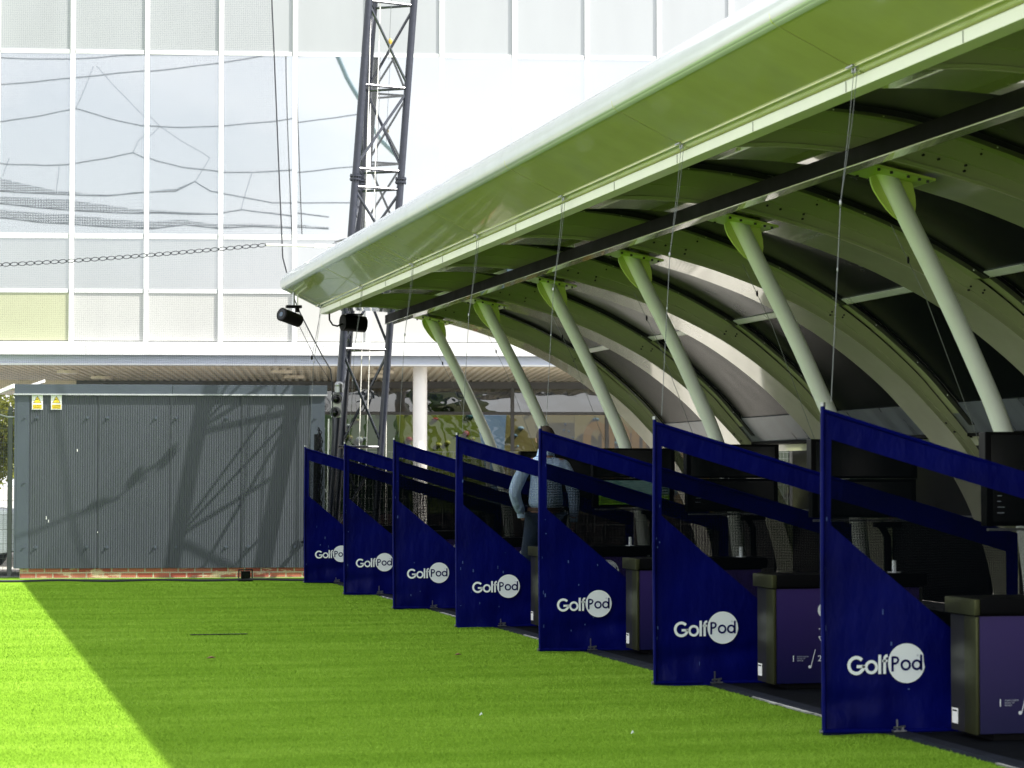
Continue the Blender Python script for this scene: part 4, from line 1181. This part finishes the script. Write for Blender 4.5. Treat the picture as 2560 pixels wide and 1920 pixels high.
# looped rope chain
ch = thing('rope_chain', (.8, 31.6, 4.1), 'sagging looped black rope chain carrying the safety net, running left from the mast', 'rope')
cm = MB(); n = 64
pc = []
for i in range(n + 1):
    t = i / n
    x = -2.4 + 6.6 * t; y = 32.3 - .17 * (x + 2.4) * .5
    z = 4.02 + .42 * t - .09 * math.sin(math.pi * t)
    pc.append((x, y, z))
for s_ in (1, -1):
    pp = []
    for i in range(n * 3 + 1):
        t = i / (n * 3); a = t * n; k0 = min(int(a), n - 1); fr3 = a - k0
        p = Vector(pc[k0]).lerp(Vector(pc[k0 + 1]), fr3)
        pp.append((p.x, p.y, p.z + s_ * (.006 + .020 * abs(math.sin(math.pi * a)))))
    cm.tube(pp, .0055, 5)
for p in pc: cm.sphere(p, .012, 6, 4, (1, 1, 1.6))
cm.build('looped_cord', rope_b, ch)
MB().tube([pc[-1], (5.0, 31.8, 4.44), (5.18, 31.8, 4.46)], .014, 8).build('white_tether', rope_w, ch)
MB().box(4.86, 5.02, 31.78, 31.82, 4.42, 4.47).build('turnbuckle', signw_m, ch)
dw = thing('hanging_wire', (4.62, 31.0, 3.2), 'thin dark wire slanting from the hanging camera down to the mast leg', 'wire')
MB().tube([(4.52, 31.1, 3.40), (4.80, 31.4, 2.95), (5.10, 31.85, 2.62)], .004, 5).build('wire', rope_b, dw)
dw2 = thing('drop_weight', (4.68, 31.2, 2.8), 'thin wire with a small weight hanging from the far corner of the canopy', 'wire')
MB().tube([(4.84, 31.2, 3.50), (4.74, 31.2, 2.95)], .003, 5).build('wire', rope_b, dw2)
MB().sphere((4.735, 31.2, 2.93), .02, 8, 6, (.7, .7, 1.6)).build('weight', black_m, dw2)

# ------------------------------------------------------------------ overhead range netting (mirrored in the glass facade)
OH_CORDS = [[(-5.45, 16.76, 11.41), (-3.72, 16.6, 11.39), (-1.99, 16.45, 11.47), (-0.27, 16.3, 11.51)], [(-5.45, 16.73, 10.77), (-3.73, 16.58, 10.93), (-2.0, 16.44, 11.08), (-0.18, 16.29, 11.3), (1.03, 16.19, 11.49)], [(-5.46, 16.7, 9.86), (-4.38, 16.61, 10.02), (-3.6, 16.55, 10.19), (-2.86, 16.47, 9.96), (-2.0, 16.39, 9.79), (-1.14, 16.31, 9.74), (-0.06, 16.22, 9.76), (1.02, 16.13, 9.88), (2.45, 16.01, 10.09)], [(-5.46, 16.66, 8.89), (-4.38, 16.56, 8.82), (-3.73, 16.51, 8.87), (-2.87, 16.44, 8.98), (-2.22, 16.38, 9.14), (-1.79, 16.34, 8.96), (-1.14, 16.28, 8.79), (-0.19, 16.19, 8.68), (0.59, 16.12, 8.66), (1.45, 16.04, 8.72), (2.97, 15.92, 8.89)], [(-5.46, 16.63, 8.22), (-4.17, 16.52, 8.14), (-2.87, 16.4, 8.1), (-2.01, 16.33, 8.18), (-1.31, 16.27, 8.2), (-0.86, 16.24, 8.46), (-0.49, 16.2, 8.22), (0.15, 16.14, 8.11), (1.02, 16.05, 7.94), (2.75, 15.9, 7.92)], [(-5.46, 16.62, 7.92), (-3.74, 16.46, 7.75), (-2.01, 16.31, 7.68), (-0.28, 16.16, 7.66), (0.33, 16.11, 7.77), (1.02, 16.04, 7.68), (1.62, 15.99, 7.59)], [(-5.46, 16.61, 7.57), (-3.74, 16.45, 7.42), (-1.88, 16.28, 7.31), (-1.14, 16.22, 7.42), (-0.28, 16.14, 7.31), (0.58, 16.07, 7.38), (1.62, 15.98, 7.31)]]
OH_TIES = [[(-3.18, 16.55, 11.21), (-3.6, 16.55, 10.19)], [(-1.72, 16.36, 9.78), (-2.09, 16.38, 9.41), (-2.22, 16.38, 9.14)], [(-0.51, 16.23, 9.0), (-0.85, 16.24, 8.45)], [(0.55, 16.12, 8.63), (0.3, 16.11, 7.77)], [(-5.2, 16.64, 9.02), (-5.37, 16.64, 8.59)], [(-3.99, 16.53, 8.81), (-4.07, 16.51, 8.24)], [(-3.12, 16.54, 11.23), (-1.72, 16.36, 9.78), (-0.51, 16.23, 9.0)]]
OH_POLE = [(1.81, 16.12, 11.58), (2.07, 16.07, 10.93), (2.54, 16.0, 10.06), (3.01, 15.93, 9.41), (3.44, 15.88, 8.94)]
OH_BANDS = [[[(-5.46, 16.62, 7.92), (-3.74, 16.46, 7.75), (-2.01, 16.31, 7.68), (-0.28, 16.16, 7.66), (0.33, 16.11, 7.77), (1.02, 16.04, 7.68), (1.62, 15.99, 7.59)], [(-5.46, 16.63, 8.1), (-3.73, 16.47, 8.01), (-2.01, 16.31, 7.76), (-0.28, 16.16, 7.68), (0.33, 16.11, 7.78), (1.02, 16.04, 7.7), (1.62, 15.99, 7.61)]], [[(-5.46, 16.61, 7.57), (-3.74, 16.45, 7.42), (-1.88, 16.28, 7.31), (-1.14, 16.22, 7.42), (-0.28, 16.14, 7.31), (0.58, 16.07, 7.38), (1.62, 15.98, 7.31)], [(-5.46, 16.62, 7.77), (-3.74, 16.46, 7.65), (-1.88, 16.29, 7.48), (-1.14, 16.23, 7.54), (-0.28, 16.15, 7.4), (0.58, 16.07, 7.45), (1.62, 15.98, 7.35)]], [[(-5.46, 16.63, 8.22), (-4.17, 16.52, 8.14), (-2.87, 16.4, 8.1), (-2.01, 16.33, 8.18), (-1.31, 16.27, 8.2), (-0.86, 16.24, 8.46), (-0.49, 16.2, 8.22), (0.15, 16.14, 8.11)], [(-5.46, 16.65, 8.55), (-4.17, 16.52, 8.24), (-2.87, 16.4, 8.12), (-2.01, 16.33, 8.21), (-1.31, 16.27, 8.26), (-0.86, 16.24, 8.47), (-0.49, 16.2, 8.23), (0.15, 16.14, 8.12)]]]
ohn = thing('overhead_netting', (OH_CORDS[3][0][0], OH_CORDS[3][0][1], OH_CORDS[3][0][2]), 'sagging dark cords and net over the lawn, mirrored in the glass facade', 'net')
for c in OH_CORDS:
    pp = []
    for i in range(len(c) - 1):
        for j in range(5): pp.append(Vector(c[i]).lerp(Vector(c[i + 1]), j / 5))
    pp.append(Vector(c[-1]))
    MB().tube(pp, .014, 5).build('cord', cord_m, ohn)
for c in OH_TIES: MB().tube(c, .006, 5).build('tie', cord_m, ohn)
for lo_, hi_ in OH_BANDS:
    m = MB()
    m.v = [tuple(p) for p in lo_] + [tuple(p) for p in hi_]
    n_ = len(lo_)
    m.f = [(i, i + 1, n_ + i + 1, n_ + i) for i in range(n_ - 1)]
    m.build('mesh_band', ohnet_m, ohn)
gp = thing('guy_pole', OH_POLE[2], 'curved teal support tube mirrored in the glass facade left of the mast', 'pole')
MB().tube(OH_POLE, .055, 10).build('tube', paint('pole_teal', (.10, .22, .26), .4), gp, smooth=True)


# ------------------------------------------------------------------ wire fence, bushes, car
def fence(name_label, p0, p1, h, group=None, cat='fence'):
    p0 = Vector((p0[0], p0[1], 0)); p1 = Vector((p1[0], p1[1], 0)); d = (p1 - p0); L = d.length
    t = thing('mesh_fence', p0, name_label, cat, local=True); t.rotation_euler = (0, 0, math.atan2(d.y, d.x))
    n = int(L / 2.5) + 1
    for i in range(n + 1):
        x = min(L, i * 2.5); MB().box(x - .03, x + .03, -.03, .03, 0, h + .05).build('post', fence_m, t)
    m = MB(); x = .05
    while x < L: m.tube([(x, -.035, .03), (x, -.035, h)], .003, 4, False); x += .055
    z = .05
    while z < h: m.tube([(0, -.04, z), (L, -.04, z)], .004, 4, False); z += .20
    m.tube([(0, -.04, h), (L, -.04, h)], .005, 4, False)
    m.build('wire_panel', fence_m, t)
fence('dark welded mesh fence left of the shed in front of the bushes', (-1.5, 34.55), (1.25, 34.25), 2.3)
fence('welded mesh fence right of the shed, behind the banners', (5.6, 35.9), (13.5, 34.9), 1.75)

def bush(name, x, y, h, w, n, mat, label, group, seed, cat='bush'):
    r = np.random.default_rng(seed)
    t = thing(name, (x, y, 0), label, cat, group)
    k = 16
    cc = np.stack([r.uniform(-w * .42, w * .42, k), r.uniform(-w * .35, w * .35, k), r.uniform(h * .2, h * .85, k)], 1)
    rr = r.uniform(.16, .30, k) * w
    ci = r.integers(0, k, n)
    dv = r.normal(size=(n, 3)); dv /= np.linalg.norm(dv, axis=1)[:, None]
    pos = cc[ci] + dv * (rr[ci] * r.uniform(.55, 1.1, n))[:, None]
    pos[:, 2] = np.abs(pos[:, 2]) + .05
    a = r.normal(size=(n, 3)); a /= np.linalg.norm(a, axis=1)[:, None]
    b = np.cross(a, r.normal(size=(n, 3))); b /= np.linalg.norm(b, axis=1)[:, None]
    s = r.uniform(.03, .07, n)[:, None]
    co = np.stack([pos - a * s, pos + b * s * .5, pos + a * s, pos - b * s * .5], 1).astype(np.float32)
    me = bpy.data.meshes.new('foliage')
    me.vertices.add(n * 4); me.loops.add(n * 4); me.polygons.add(n)
    me.vertices.foreach_set('co', co.ravel()); me.loops.foreach_set('vertex_index', np.arange(n * 4, dtype=np.int32))
    me.polygons.foreach_set('loop_start', np.arange(0, n * 4, 4, dtype=np.int32))
    me.update(calc_edges=True); me.validate(); me.materials.append(mat)
    o = bpy.data.objects.new('foliage', me); col.objects.link(o); o.parent = t
    tm = MB()
    for q in range(5):
        c = cc[q]; tm.tube([(x, y, 0), (x + c[0] * .5, y + c[1] * .5, c[2] * .5), (x + c[0], y + c[1], c[2])], [.06, .04, .015], 7)
    tm.build('stems', bark_m, t)
bush('bush', .4, 48, 3.6, 3.0, 26000, leaf_y, 'sunlit yellow green bush behind the mesh fence left of the shed', 'bushes beyond the car park', 1)
bush('bush', -2.6, 50, 4.2, 3.6, 26000, leaf_y, 'tall yellow green bush at the far left edge of the photo', 'bushes beyond the car park', 2)
lamp = thing('lamp_column', (.75, 45, 0), 'white lamp column behind the mesh fence left of the shed', 'post')
MB().tube([(1.02, 45, 0), (1.02, 45, 3.0)], .06, 12).build('pole', signw_m, lamp, smooth=True)

car = thing('parked_car', (-.75, 35.6, 0), 'white car parked behind the mesh fence, just visible left of the shed', 'car', local=True)
car.rotation_euler = (0, 0, R(172))
prof = [(-2.1, .35), (-2.12, .75), (-1.9, .92), (-1.0, 1.02), (-.35, 1.42), (.9, 1.45), (1.6, 1.05), (2.05, .98), (2.12, .6), (2.05, .32), (1.7, .28), (-1.7, .28)]
def car_ring(sx, y, inset): return [(x * sx, y, z if z < 1.0 else z - inset) for x, z in prof]
MB().loft([car_ring(.94, -.86, .10), car_ring(1, -.80, .02), car_ring(1, .80, .02), car_ring(.94, .86, .10)]).build('body', carp_m, car, smooth=True)
MB().add([(-.96, -.70, 1.035), (-.96, .70, 1.035), (-.40, .60, 1.40), (-.40, -.60, 1.40)], [(0, 1, 2, 3)]).build('windscreen', carg_m, car)
MB().add([(-.72, -.868, 1.0), (1.3, -.868, 1.0), (.9, -.80, 1.33), (-.3, -.80, 1.33)], [(0, 1, 2, 3)]).build('side_window', carg_m, car)
for wx in (-1.35, 1.35):
    for wy in (-.82, .82):
        w_ = MB().tube([(wx, wy - .1, .32), (wx, wy + .1, .32)], .32, 24).build('wheel', tyre_m, car, smooth=True)
        MB().tube([(wx, wy - .11, .32), (wx, wy + .11, .32)], .19, 16).build('rim', galv_m, w_, smooth=True)

# ------------------------------------------------------------------ litter and marks on the turf
tag(MB().box(2.16, 2.66, 21.2, 21.25, .004, .010, .002).build('drain_cover', blackmatt_m, off=Vector((2.4, 21.2, .0))), 'narrow dark drain slot set in the middle of the lawn', 'drain')
def leaf(x, y, s, mat, label, cat, nm):
    m = MB()
    m.add([(x - s, y, .02), (x, y - s * .5, .03), (x + s, y + s * .2, .022), (x, y + s * .6, .034), (x, y, .036)], [(0, 1, 4), (1, 2, 4), (2, 3, 4), (3, 0, 4)])
    m.add([(x - s, y, .018), (x, y - s * .5, .026), (x + s, y + s * .2, .019), (x, y + s * .6, .03)], [(0, 3, 2, 1)])
    tag(m.build(nm, mat, off=Vector((x, y, 0))), label, cat)
drb = paint('dry_leaf', (.18, .09, .04), .8)
leaf(2.02, 18.3, .04, drb, 'small curled brown leaf on the lawn below the drain slot', 'leaf', 'dry_leaf')
leaf(3.05, 13.6, .011, white_m, 'tiny white scrap on the shaded lawn near the bottom centre', 'litter', 'paper_scrap')
leaf(3.62, 12.45, .010, white_m, 'tiny white scrap on the lawn near the bottom edge left of the nearest banner', 'litter', 'paper_scrap')
leaf(3.9, 18.2, .03, drb, 'small brown leaf on the lawn left of the third nearest banner', 'leaf', 'dry_leaf')
for o in bpy.data.objects:
    if '_wp' in o: del o['_wp']
